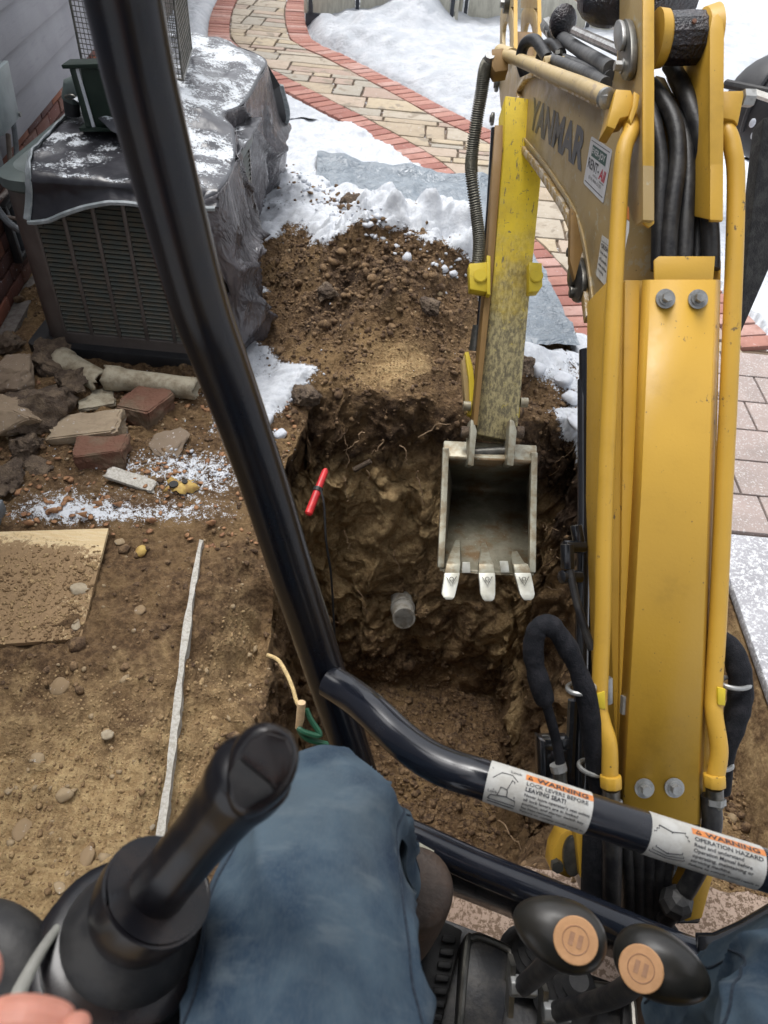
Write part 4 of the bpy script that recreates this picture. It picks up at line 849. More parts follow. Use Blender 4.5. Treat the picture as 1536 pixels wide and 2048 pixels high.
# tarp thrown over the unit
hem = [(60, 300), (62, 345), (62, 400), (84, 432), (130, 418), (180, 400), (225, 392), (270, 393), (330, 398), (400, 400)]
front_z = lambda px, py: PL(px, py, (0, 2.475, 0), Vector((0, 1, 0)))
fh = [front_z(a, b) for a, b in ((75, 430), (105, 428), (140, 415), (180, 402), (225, 394), (270, 394), (330, 400), (400, 400))]
nu, nv = 80, 70; X = np.zeros((nv, nu, 3))
hemx = lambda y: float(np.interp(y, [2.466, 2.52, 2.67, 2.9, 3.27], [-1.305, -1.326, -1.373, -1.392, -1.427]))
for i in range(nu):
    f = i/(nu-1)
    for j in range(nv):
        t_ = j/(nv-1)
        if t_ < .25:
            u = t_/.25; xl_ = -1.335+.03*u; x = xl_+(-.66-xl_)*f; hz = float(np.interp(x, [v.x for v in fh], [v.z for v in fh])); X[j, i] = (x, 2.462-.02*(1-u)+.012*math.sin(u*3), hz+(.725-hz)*u)
        else:
            u = (t_-.25)/.75; y = 2.466+.79*u; xl_ = hemx(y); X[j, i] = (xl_+(-.66-xl_)*f, y, .732)
nn_ = fbm(X[..., 0]*6, X[..., 1]*6, X[..., 2]*6, o=4, s=17); fold = (1-np.abs(fbm(X[..., 0]*3.4+X[..., 1]*2, X[..., 1]*2-X[..., 0]*3, o=2, s=19)))**5
top = X[..., 1] > 2.468; X[..., 2] += np.where(top, .010*np.abs(nn_)+.022*fold, .004*nn_); X[..., 1] -= np.where(~top, .012*np.abs(nn_)+.02*fold, 0)
t1 = grid_obj('tarp', X, MAT['tarp_ac']); tag(t1, 'black tarp with blown snow lying over the air conditioner', 'tarp')
t1.modifiers.new('s', 'SOLIDIFY').thickness = .003
hp = [Vector(tuple(X[0, i]))+Vector((0, -.004, -.003)) for i in range(0, nu, 2)]; MB().tube([tuple(v) for v in hp], .009, 6, ell=1).build('hem', MAT['tarp_hem'], t1)
hl = [Vector(tuple(X[j, 0]))+Vector((-.004, 0, .004)) for j in range(0, nv, 3)]
MB().tube([tuple(v) for v in hl], [.017]*len(hl), 6, ell=.3, updir=(0, 0, 1)).build('hem', MAT['tarp_hem'], t1)
g = front_z(80, 428); MB().tube([(g.x+.012*math.cos(a), g.y-.03, g.z+.012*math.sin(a)) for a in np.linspace(0, 6.283, 16)], .003, 6).build('grommet', MAT['zinc'], t1)
MB().box(g+Vector((0, -.022, 0)), (.055, .004, .05), Matrix.Rotation(.5, 3, 'Y')).build('corner_patch', MAT['black_matte'], t1)
# big tarp over whatever is stacked behind the unit
TP = [(-.76, 2.445, .70), (-.70, 2.44, .72), (-.655, 2.50, .74), (-.655, 2.70, .75), (-.70, 2.92, .79), (-.76, 3.02, .81), (-.72, 3.22, .80), (-.73, 3.60, .80), (-.75, 3.86, .80), (-.90, 4.02, .80), (-1.05, 4.05, .80), (-1.20, 4.04, .79), (-1.32, 3.98, .78)]
BT = [(-.73, 2.44, .06), (-.68, 2.43, .02), (-.635, 2.48, 0.01), (-.635, 2.72, .01), (-.70, 3.02, .01), (-.78, 3.38, .01), (-.85, 3.78, .02), (-.84, 4.20, .03), (-.80, 4.62, .03), (-.92, 4.72, .03), (-1.1, 4.6, .05), (-1.3, 4.5, .03), (-1.42, 4.3, .03)]
A_ = np.array(spl(TP, 26)); B_ = np.array(spl(BT, 26)); m = len(A_); nv = 60; X = np.zeros((nv, m, 3)); sidx = np.linspace(0, 1, m)
al = np.cumsum(np.r_[0, np.linalg.norm(np.diff(A_, axis=0), axis=1)])
for j in range(nv):
    v = j/(nv-1); X[j] = A_*(1-v)+B_*v
    f1 = 1-np.abs(fbm(al*6+v*1.3, np.full(m, v*.7), o=2, s=23)); f2 = 1-np.abs(fbm(al*4-v*2.6, np.full(m, v*1.2+4), o=1, s=29))
    amp = .035*math.sin(min(v, .9)*math.pi*.62)+.006
    X[j, :, 0] += amp*((f1**4)*1.3+(f2**7)*1.8-.5)+.03*math.sin(v*math.pi); X[j, :, 2] += -.02*math.sin(v*math.pi)
big = grid_obj('tarp', X, MAT['tarp_side']); tag(big, 'big glossy black tarp draped over the stack behind the air conditioner', 'tarp')
big.modifiers.new('s', 'SOLIDIFY').thickness = .003
nu = m; nv = 46; X = np.zeros((nv, nu, 3)); inner = np.stack([np.full(m, -1.34), np.clip(A_[:, 1], 3.0, 3.95), np.full(m, .79)], 1)
for j in range(nv):
    v = j/(nv-1); X[j] = A_*(1-v)+inner*v; X[j, :, 2] += .03*math.sin(min(1, v*2)*math.pi/2)+.022*np.abs(fbm(X[j, :, 0]*4, X[j, :, 1]*4, o=4, s=37))*min(1, v*6)
o = grid_obj('tarp_top', X, MAT['tarp_top'], big); o.modifiers.new('s', 'SOLIDIFY').thickness = .003
mb = MB(); c_ = [G(528, 118, .78), G(560, 170, .66), G(573, 238, .45), G(535, 288, .30), G(530, 230, .52), G(515, 160, .70)]
cn = sum(c_, Vector())/6+Vector((-.05, -.05, .02)); mb.add([cn]+c_, [(0, 1+i, 1+(i+1) % 6) for i in range(6)]); o = mb.build('tarp_flap', MAT['black_matte'], big, smooth=False); o.modifiers.new('s', 'SOLIDIFY').thickness = .004
MB().tube([tuple(v) for v in spl([tuple(c_[1]), tuple(c_[2]), tuple(c_[3])], 6)], .02, 6, ell=.3).build('hem', MAT['tarp_hem'], big)
mb = MB(); q = [on(535, 338, .02), on(575, 330, .02), on(560, 345, .02), on(530, 352, .02)]; mb.prism(q, (0, 0, .006)); mb.build('tarp_corner', MAT['black_matte'], big)
# green metal stand with wire cage on the unit
gs = empty('metal_stand', (-1.15, 2.95, .74), 'dark green metal stand with wire mesh cage on the tarped unit', 'metal stand')
f = lambda px, py, y=2.86: PL(px, py, (0, y, 0), Vector((0, 1, 0)))
MB().prism([f(160, 135), f(300, 128), f(300, 262), f(183, 262)], (0, .012, 0)).build('panel', MAT['green_metal'], gs, bevel=.002)
MB().prism([f(122, 130, 2.84), f(300, 124, 2.84), f(300, 135, 2.84), f(125, 138, 2.84)], (0, .08, 0)).build('top_flange', MAT['green_metal'], gs, bevel=.002)
MB().prism([f(157, 256, 2.84), f(300, 256, 2.84), f(300, 264, 2.84), f(160, 264, 2.84)], (0, .10, 0)).build('bottom_flange', MAT['green_metal'], gs, bevel=.002)
MB().prism([f(138, 136, 2.845), f(149, 136, 2.845), f(184, 258, 2.845), f(172, 258, 2.845)], (0, .05, 0)).build('leg', MAT['green_metal'], gs, bevel=.002)
MB().prism([f(150, 138, 2.85), f(156, 138, 2.85), f(190, 255, 2.85), f(184, 255, 2.85)], (0, .006, 0)).build('snow_streak', MAT['snow_lump'], gs)
MB().tube([f(220, 200, 2.852), f(245, 197, 2.852)], .003, 6).build('latch_bar', MAT['steel_dark'], gs)
mb = MB()
c_a, c_b, c_c = G(165, 127, .88), G(366, 160, .88), G(383, 100, .88); c_d = c_a+(c_c-c_b); up_ = Vector((0, 0, .62))
for (p0, p1) in ((c_a, c_b), (c_b, c_c), (c_d, c_c)):
    nn_v = int((p1-p0).length/.017); 
    for k in range(nn_v+1): q = p0.lerp(p1, k/nn_v); mb.tube([q, q+up_], .0015, 4)
    for k in range(36): dz_ = up_*(k/35); mb.tube([p0+dz_, p1+dz_], .0015, 4)
o = mb.build('wire_mesh', MAT['steel_dark'], gs, smooth=False); o['kind'] = 'stuff'
for a, b in ((c_a, c_a+up_), (c_b, c_b+up_), (c_c, c_c+up_), (c_a, c_b), (c_b, c_c), (c_a+up_, c_b+up_), (c_b+up_, c_c+up_)): MB().tube([a, b], .005, 6).build('cage_rod', MAT['steel_dark'], gs)
o = empty('valve_canister', (-1.55, 3.2, .5), 'grey service canister between house bricks and green stand', 'canister')
MB().tube([f(142, 200, 3.05), f(146, 170, 3.05), f(155, 160, 3.05)], [.035, .035, .02], 14).build('body', MAT['ac_lid'], o); MB().tube([tuple(f(140+10*math.cos(a), 194+4*math.sin(a), 3.0)) for a in np.linspace(0, 6.28, 14)], .004, 6).build('ring_handle', MAT['steel_dark'], o)
MB().tube([f(146, 230, 3.05), f(142, 200, 3.05)], .03, 12).build('base', MAT['black_matte'], o)

# ------------------------------------------------------------------ raised beds far behind
def bed(x0, x1, y0, label, npan):
    b = empty('raised_bed', ((x0+x1)/2, y0+.5, 0), label, 'raised garden bed', 'raised garden beds at the back')
    MB().box(((x0+x1)/2, y0+.5, -.02), (x1-x0, 1.0, .24)).build('base_board', MAT['bed_board'], b, bevel=.006)
    xs_ = np.linspace(x0+.05, x1-.05, npan+1)
    for k in range(npan):
        MB().box(((xs_[k]+xs_[k+1])/2, y0+.02, .39), (xs_[k+1]-xs_[k]-.05, .02, .56)).build('panel', MAT['panel'], b)
    for k in range(npan+1): MB().box((xs_[k], y0+.01, .40), (.035, .035, .60)).build('frame_post', MAT['bed_board'], b, bevel=.003)
    for x in (x0, x1-.0): MB().box((x, y0+.5, .40), (.03, .98, .6)).build('side_panel', MAT['panel'], b)
    MB().box(((x0+x1)/2, y0+.01, .72), (x1-x0+.04, .04, .04)).build('top_rail', MAT['bed_board'], b)
    for dx in (-.03, .03):
        for dz in (-.02, .06): MB().cyl((xs_[1]+dx, y0-.004, dz), (xs_[1]+dx, y0+.002, dz), .008, 8).build('bolt', MAT['zinc'], b)
bed(-1.24, .25, 8.5, 'charcoal raised bed with frosted cold frame panels beside the path', 3)
bed(.30, 2.3, 8.95, 'charcoal raised bed with frosted panels behind the boom tip', 3)
o = MB().tube([(.17, 8.75, 0), (.17, 8.75, .2), (.19, 8.76, .5)], [.07, .06, .045], 12).build('frosted_post', MAT['snow_lump']); tag(o, 'snow crusted stump post between the two raised beds', 'post')

# ------------------------------------------------------------------ right background
tb = empty('plastic_tub', D(1500, 280, 4.2), 'ribbed black plastic tub tipped in the snow at right', 'tub')
cc = D(1560, 215, 4.0); Rr = Matrix.Rotation(math.radians(35), 3, 'X')
mb = MB()
mb.ball(cc, (.30, .27, .27), 28, 16); o = mb.build('body', MAT['black_matte'], tb)
for k in range(5):
    a = math.radians(-50+k*26); pts = [tuple(cc+Vector((.305*math.sin(t_)*math.sin(a), -.275*math.sin(t_)*math.cos(a), .28*math.cos(t_)))) for t_ in np.linspace(.1, 1.9, 14)]; MB().tube(pts, .013, 6).build('rib', MAT['black_matte'], tb)
MB().tube([D(1452, 168, 3.7), D(1500, 178, 3.6), D(1560, 190, 3.5)], .022, 8).build('rim', MAT['rubber'], tb)
MB().tube([D(1508, 186, 3.45), D(1560, 204, 3.4)], .018, 4).build('tape_strip', MAT['sticker_worn'], tb)
for (a, b) in ((1505, 246), (1508, 270), (1498, 205)): MB().ball(D(a, b, 3.62), (.016, .01, .022), 8, 6).build('snow_speck', MAT['snow_lump'], tb)
A_ = [G(1476, 690, 0), G(1520, 715, 0)]; tpv = D(1545, 150, 2.35); 
mb = MB(); b0 = D(1470, 700, 2.60); b1 = D(1530, 720, 2.60); t0 = D(1527, 235, 2.25); t1_ = D(1620, 235, 2.25); nv_ = ray(768, 1024)*.07
b0 = D(1474, 684, 2.60); b1 = D(1542, 528, 2.50); mb.prism([b0, b1, D(1625, 225, 2.25), t0], nv_); o = mb.build('timber_post', MAT['post_wood'], bevel=.004); tag(o, 'weathered dark timber beam leaning beside the patio', 'timber beam')
tp_ = None

# ================================================================== EXCAVATOR
ex = empty('mini_excavator', (.5, .0, 0), 'yellow mini excavator with black frame working the trench', 'excavator')
ta = math.radians(3.0)
U = (RM @ Vector((math.sin(ta), math.cos(ta), 0))).normalized(); S = (RM @ Vector((math.cos(ta), -math.sin(ta), 0))).normalized(); N = (RM @ Vector((0, 0, -1))).normalized()
BD = 1.25
def build(mb, name, mat, parent=None, **k): return mb.build(name, MAT[mat], ex if parent is None else parent, **k)
def sheet(pts, d, th, name, mat, parent=None, bevel=.0015, **k):
    return build(MB().prism([D(a, b, d) for a, b in pts], N*th), name, mat, parent, bevel=bevel, **k)
# boom lower box section
lp0 = D(1213, 1000, BD)
def LP(px, py, off=0.0): return PL(px, py, lp0+S*off, S)
ring = lambda xa, xb, y, d0, d1: [D(xa, y, d0), D(xb, y, d0), D(xb, y, d0)+N*(d1-d0), D(xa, y, d0)+N*(d1-d0)]
boom = build(loft([ring(1236, 1404, 1650, BD, 1.38), ring(1213, 1424, 1000, BD, 1.38), ring(1216, 1436, 560, BD, 1.38)]), 'boom', 'yellow', bevel=.003)
# gooseneck
outline = [(1236, 1000), (1178, 1000), (1180, 640), (1170, 560), (1156, 480), (1136, 425), (1112, 385), (1078, 335), (1040, 288), (1012, 250), (1001, 215), (997, 165), (1003, 118), (1016, 108), (1060, 124), (1140, 160), (1212, 194), (1240, 205), (1256, 330), (1240, 560)]
face = [(1212, 640), (1180, 640), (1170, 560), (1156, 480), (1136, 425), (1112, 385), (1078, 335), (1040, 288), (1012, 250), (1001, 215), (997, 165), (1003, 118), (1016, 108), (1060, 124), (1140, 160), (1212, 194), (1243, 212), (1234, 330), (1222, 480)]
gn = build(MB().prism([LP(a, b) for a, b in face], S*.145), 'gooseneck', 'yellow_light', boom, bevel=.003)
def strip(px_pts, w, out, name, mat, parent):
    A = [LP(a, b) for a, b in px_pts]; mbx = MB(); Pp = [np.array(v) for v in A]; sm = spl(Pp, 5); nn = len(sm); vs = []
    for i, p_ in enumerate(sm):
        t_ = Vector(sm[min(i+1, nn-1)])-Vector(sm[max(i-1, 0)]); t_.normalize(); inn = S.cross(t_).normalized(); p_ = Vector(p_)
        vs += [p_+inn*w*.5, p_-inn*w*.5, p_-inn*w*.5-S*out, p_+inn*w*.5-S*out]
    fs = []
    for i in range(nn-1):
        for k in range(4): fs.append((i*4+k, i*4+(k+1) % 4, (i+1)*4+(k+1) % 4, (i+1)*4+k))
    fs += [(0, 1, 2, 3), tuple(range((nn-1)*4, nn*4))[::-1]]
    return build(mbx.add(vs, fs), name, mat, parent, bevel=.0012)
low = [(1180, 640), (1170, 560), (1156, 480), (1136, 425), (1112, 385), (1078, 335), (1040, 288), (1012, 250)]
strip(low, .020, .010, 'edge_flange', 'yellow_rim', boom); strip([(a+11, b-9) for a, b in low], .010, .005, 'weld_bead', 'yellow_light', boom)
strip([(1012, 248), (1046, 222), (1042, 186), (1056, 158), (1075, 150)], .014, .016, 'edge_flange', 'yellow_rim', boom)
# side flanges of the lower boom
for a, b, w in ((1216, 1236, .024), (1424, 1404, .024)):
    pass
sheet([(1250, 560), (1280, 560), (1254, 1640), (1236, 1640)], BD-.010, .012, 'side_plate', 'yellow', boom)
sheet([(1428, 520), (1443, 520), (1416, 1640), (1396, 1640)], BD-.010, .012, 'side_plate', 'yellow', boom)
# bolted cover plate
cvd = BD-.045
def cov(y, xl_, xr_): return [D(xl_-16, y, BD-.012), D(xl_, y, cvd), D(xr_, y, cvd), D(xr_+10, y, BD-.012)]
mb = MB(); rg = [cov(1648, 1247, 1390), cov(1000, 1283, 1414), cov(560, 1303, 1427)]; vs = [v for r_ in rg for v in r_]; vs += [v+N*.02 for v in vs]
fs = []
for i in range(2):
    for k in range(3): fs.append((i*4+k, i*4+k+1, (i+1)*4+k+1, (i+1)*4+k))
mb.add(vs[:12], fs); cover = build(mb, 'cover_plate', 'yellow', boom, smooth=True, angle=20); cover.modifiers.new('s', 'SOLIDIFY').thickness = .005
cover.modifiers['s'].offset = 0
sheet([(1309, 560), (1427, 560), (1431, 512), (1318, 512), (1308, 520)], cvd-.001, .005, 'plate_tab', 'yellow', boom)
for (a, b) in ((1330, 598), (1395, 599), (1288, 1576), (1348, 1575)):
    c_ = D(a, b, cvd-.003); o = build(MB().cyl(c_, c_-N*.003, .0162, 28), 'bolt', 'zinc', cover); build(MB().cyl(c_-N*.003, c_-N*.0055, .0115, 24), 'washer', 'zinc', o); build(MB().cyl(c_-N*.005, c_-N*.016, .0085, 6), 'bolt_head', 'zinc', o, smooth=False)
# hydraulic steel tubes along the boom
lt = build(MB().tube(DS([(1262, 236, 1.27), (1258, 232, 1.24), (1262, 262, 1.215), (1248, 300, 1.205), (1240, 380, 1.205), (1226, 640, 1.205), (1210, 1000, 1.205), (1205, 1250, 1.205), (1199, 1400, 1.205), (1204, 1440, 1.20), (1218, 1490, 1.19), (1220, 1560, 1.19)], 7), .0135, 18), 'hydraulic_tube', 'yellow', boom)
rt = build(MB().tube(DS([(1440, 240, 1.27), (1452, 258, 1.23), (1466, 300, 1.22), (1472, 380, 1.22), (1464, 640, 1.22), (1447, 1000, 1.22), (1435, 1250, 1.22), (1427, 1380, 1.22), (1428, 1430, 1.215), (1438, 1500, 1.21), (1430, 1560, 1.21)], 7), .0145, 18), 'hydraulic_tube', 'yellow', boom)
for (x, y, d, par) in ((1221, 1562, 1.188, lt), (1428, 1560, 1.208, rt)):
    a = D(x, y-12, d); b = D(x+1, y+14, d); build(MB().cyl(a, b, .0185, 8), 'nut', 'yellow', par, bevel=.003); build(MB().cyl(b, D(x+2, y+50, d+.01), .0145, 12), 'fitting', 'steel_dark', par); build(MB().cyl(D(x+2, y+36, d+.006), D(x+2, y+48, d+.006), .0175, 6), 'fitting_nut', 'zinc', par)
build(MB().box(D(1250, 1410, 1.225), (.012, .03, .014), Matrix((S, U, N)).transposed()), 'tube_clamp', 'zinc', boom); 
sheet([(1188, 1390), (1210, 1382), (1212, 1420), (1190, 1415)], 1.19, .02, 'clamp_lug', 'bright_yellow', boom); sheet([(1436, 1375), (1452, 1378), (1451, 1412), (1436, 1410)], 1.20, .02, 'clamp_lug', 'bright_yellow', boom)
sheet([(1214, 1360), (1226, 1356), (1226, 1408), (1214, 1412)], 1.215, .02, 'tube_clamp', 'zinc', boom); sheet([(1408, 1362), (1418, 1358), (1417, 1410), (1407, 1410)], 1.225, .02, 'tube_clamp', 'zinc', boom)
# elbow side brackets holding the arm cylinder pin
pa = PL(1284, 300, D(1284, 300, 1.19), S)
def SP(px, py, base): return PL(px, py, base, S)
bA = D(1286, 300, 1.19)
brk = build(MB().prism([SP(a, b, bA) for a, b in [(1286, -90), (1286, 440), (1270, 452), (1258, 420), (1240, 300), (1216, 200), (1232, 130), (1238, 60), (1240, -90)]], S*.0185), 'elbow_bracket', 'yellow_light', boom, bevel=.0015)
sheet([(1286, -90), (1309, -90), (1309, 447), (1298, 455), (1286, 445)], 1.186, .006, 'bracket_edge', 'yellow', boom)
bB = D(1420, 300, 1.19)
build(MB().prism([SP(a, b, bB) for a, b in [(1420, 440), (1422, 60), (1418, 36), (1408, 24), (1396, 22), (1380, 34), (1372, 70), (1366, 130), (1342, 200), (1352, 300), (1374, 430)]], S*.022), 'elbow_bracket', 'yellow', boom, bevel=.002)
sheet([(1420, 442), (1420, 60), (1424, 34), (1436, 26), (1446, 40), (1449, 70), (1446, 442)], 1.186, .006, 'bracket_edge', 'yellow', boom)
c0, c1 = D(1309, 78, 1.255), D(1424, 76, 1.255); pin = build(MB().tube([c0, c0.lerp(c1, .16), c0.lerp(c1, .22)], [.046, .044, .036], 28), 'pin_boss', 'yellow', boom)
build(MB().tube([c0.lerp(c1, .74), c0.lerp(c1, .80), c1], [.036, .046, .052], 28), 'pin_boss', 'yellow', boom)
build(MB().tube([c0.lerp(c1, .14), c0.lerp(c1, .2), c0.lerp(c1, .55), c0.lerp(c1, .78), c0.lerp(c1, .84)], [.036, .0415, .0425, .0415, .036], 12), 'cylinder_eye', 'grease', boom, smooth=False)
gp = c0.lerp(c1, .5)-N*.042; build(MB().cyl(gp, gp-N*.004, .004, 8), 'grease_nipple', 'rock_red', boom)
# oval pin retainer on the bracket
f = lambda px, py: SP(px, py, bA-S*.002)
ov = [f(1262+14*math.cos(a), 100+62*math.sin(a)) for a in np.linspace(0, 6.283, 25)[:-1]]; build(MB().prism(ov, -S*.012), 'pin_retainer', 'steel_dark', brk, bevel=.002)
ov = [f(1258+10*math.cos(a), 72+32*math.sin(a)) for a in np.linspace(0, 6.283, 21)[:-1]]; build(MB().prism([v-S*.012 for v in ov], -S*.008), 'pin_end', 'zinc', brk, bevel=.002)
c_ = f(1258, 133)-S*.010; build(MB().cyl(c_, c_-S*.004, .012, 20), 'washer', 'zinc', brk); build(MB().cyl(c_-S*.004, c_-S*.016, .0085, 6), 'bolt_head', 'zinc', brk, smooth=False)
# lugs and pale guard tube over the gooseneck
f = lambda px, py, o_=0: SP(px, py, D(1262, 200, 1.215)-S*o_)
sheet([(1232, 178), (1262, 180), (1268, 200), (1258, 232), (1240, 236), (1230, 258), (1214, 252), (1222, 222)], 1.205, .05, 'tube_lug', 'yellow', boom); sheet([(1268, 182), (1280, 190), (1276, 215), (1262, 250), (1258, 236), (1266, 210)], 1.20, .03, 'tube_lug', 'yellow', boom)
sheet([(1446, 182), (1486, 181), (1488, 190), (1476, 250), (1468, 240), (1446, 236)], 1.21, .04, 'tube_lug', 'yellow', boom)
c_ = D(1492, 196, 1.22); build(MB().cyl(c_-S*.006, c_+S*.012, .014, 6), 'bolt_head', 'zinc', boom, smooth=False)
gt = build(MB().tube([D(1002, 106, 2.10), D(1030, 116, 2.02), D(1100, 146, 1.66), D(1160, 170, 1.42), D(1214, 194, 1.235)], [.016, .0165, .016, .0158, .0155], 16), 'guard_tube', 'yellow_pale', boom)
build(MB().tube([D(1000, 104, 2.12), D(1024, 112, 2.05)], .0205, 14), 'tube_cap', 'yellow_pale', gt)
c_ = D(1210, 196, 1.225); build(MB().cyl(c_, c_+(D(1218, 198, 1.215)-c_).normalized()*.008, .0165, 18), 'washer', 'zinc', gt); build(MB().cyl(c_-S*.01, c_+S*.001, .0125, 6), 'bolt_head', 'zinc', gt, smooth=False)
strip([(1036, 132), (1075, 146), (1120, 166), (1170, 188), (1208, 206)], .016, .012, 'edge_flange', 'yellow_rim', boom)
# tip: boss plates, pins
sheet([(984, 98), (1006, 96), (1018, 108), (1016, 140), (990, 144), (984, 132)], 2.06, .05, 'tip_bracket', 'yellow_shaded', boom)
for (x, y, rr) in ((999, 168, .030), (990, 238, .026)):
    c_ = LP(x, y)-S*.004; build(MB().cyl(c_, c_-S*.014, rr, 24), 'pivot_pin', 'steel_dark', boom, bevel=.003); build(MB().cyl(c_-S*.014, c_-S*.019, rr*.55, 18), 'pin_cap', 'steel_dark', boom)
# lower left pin group on the curve
for (x, y, rr) in ((1158, 545, .030), (1156, 585, .012), (1153, 468, .010), (1150, 505, .010)):
    c_ = LP(x, y, -.004); build(MB().cyl(c_+S*.004, c_-S*.018, rr, 20), 'pin', 'steel_dark', boom, bevel=.003)
f = lambda px, py: LP(px, py, -.004)
ov = [f(1160+15*math.cos(a), 560+46*math.sin(a)) for a in np.linspace(0, 6.283, 21)[:-1]]; build(MB().prism(ov, -S*.010), 'pin_retainer', 'steel_dark', boom, bevel=.002)
sheet([(1142, 414), (1152, 425), (1166, 500), (1150, 560), (1140, 520)], 1.42, .02, 'cylinder_lug', 'yellow_shaded', boom)
# hoses inside the elbow
HB = build(MB().tube(DS([(1300, 170, 1.30), (1325, 200, 1.27), (1350, 250, 1.25), (1356, 320, 1.24), (1346, 400, 1.235), (1338, 470, 1.235), (1336, 540, 1.235)]), .0145, 14), 'hydraulic_hose', 'hose', boom)
for pts, r_ in (([(1300, 210, 1.28), (1312, 260, 1.26), (1322, 330, 1.25), (1318, 420, 1.245), (1316, 540, 1.245)], .0125), ([(1330, 200, 1.29), (1368, 270, 1.27), (1376, 340, 1.255), (1372, 430, 1.245), (1368, 540, 1.24)], .0135), ([(1340, 130, 1.33), (1362, 165, 1.30), (1378, 205, 1.27), (1404, 280, 1.25), (1414, 380, 1.24), (1421, 470, 1.235), (1422, 540, 1.235)], .0150), ([(1370, 230, 1.30), (1388, 330, 1.28), (1396, 430, 1.265), (1394, 540, 1.255)], .0115)):
    build(MB().tube(DS(pts), r_, 14), 'hydraulic_hose', 'hose', boom)
build(MB().tube([D(1345, 128, 1.35), D(1352, 152, 1.33), D(1366, 182, 1.30)], [.013, .017, .016], 10), 'hose_fitting', 'steel_dark', boom)
sheet([(1312, 150), (1330, 155), (1345, 185), (1372, 215), (1360, 235), (1330, 215), (1312, 190)], 1.33, .02, 'hose_clamp', 'yellow_pale', boom)
sheet([(1311, 300), (1424, 300), (1430, 520), (1300, 520)], 1.31, .012, 'boom_web', 'yellow_shaded', boom)
# hoses over the gooseneck top
for pts, r_, m_ in (([(1098, 58, 1.95), (1120, 72, 1.88), (1160, 100, 1.68), (1222, 138, 1.38)], .015, 'hose_grey'), ([(1105, 118, 1.78), (1140, 132, 1.64), (1180, 150, 1.48), (1212, 168, 1.36)], .012, 'hose_grey'), ([(1128, 116, 1.80), (1160, 128, 1.64), (1200, 145, 1.46), (1220, 152, 1.38)], .010, 'hose_grey'), ([(1050, 150, 1.98), (1042, 118, 1.96), (1050, 88, 1.93), (1068, 80, 1.88), (1082, 95, 1.84), (1096, 118, 1.80)], .015, 'hose'), ([(1080, 120, 1.95), (1090, 92, 1.92), (1108, 90, 1.86), (1122, 108, 1.80)], .014, 'hose')):
    build(MB().tube(DS(pts), r_, 14), 'hydraulic_hose', m_, boom)
build(MB().tube([D(1094, 50, 1.98), D(1108, 66, 1.93)], .020, 8), 'hose_fitting', 'zinc', boom)
sheet([(1088, 112), (1100, 110), (1140, 112), (1146, 122), (1100, 122), (1092, 130)], 1.76, .02, 'hose_clamp', 'yellow_pale', boom); build(MB().cyl(D(1117, 112, 1.75), D(1117, 104, 1.75), .010, 6), 'bolt_head', 'steel_dark', boom, smooth=False)
# arm cylinder
a, b = D(1326, 70, 1.29), D(1062, -95, 2.45); cylr = build(MB().tube([a.lerp(b, .10), a.lerp(b, .62)], .036, 28), 'arm_cylinder', 'chrome')
build(MB().tube([a, b], .020, 18), 'cylinder_rod', 'chrome', cylr); build(MB().tube([a.lerp(b, .58), a.lerp(b, .63)], .042, 28), 'gland', 'steel_dark', cylr)
build(MB().tube([D(1262, 112, 1.38), D(1150, 62, 1.72)], [.011, .011], 10), 'cylinder_pipe', 'chrome', cylr); build(MB().ball(D(1126, 44, 1.85), (.035, .03, .04)), 'port_block', 'grease', cylr)
build(MB().ball(D(1215, 2, 1.42), (.06, .06, .045)), 'hose_knot', 'grease', cylr); build(MB().tube([D(1300, -40, 1.35), D(1352, 4, 1.42)], .05, 12), 'hose_knot', 'grease', cylr)
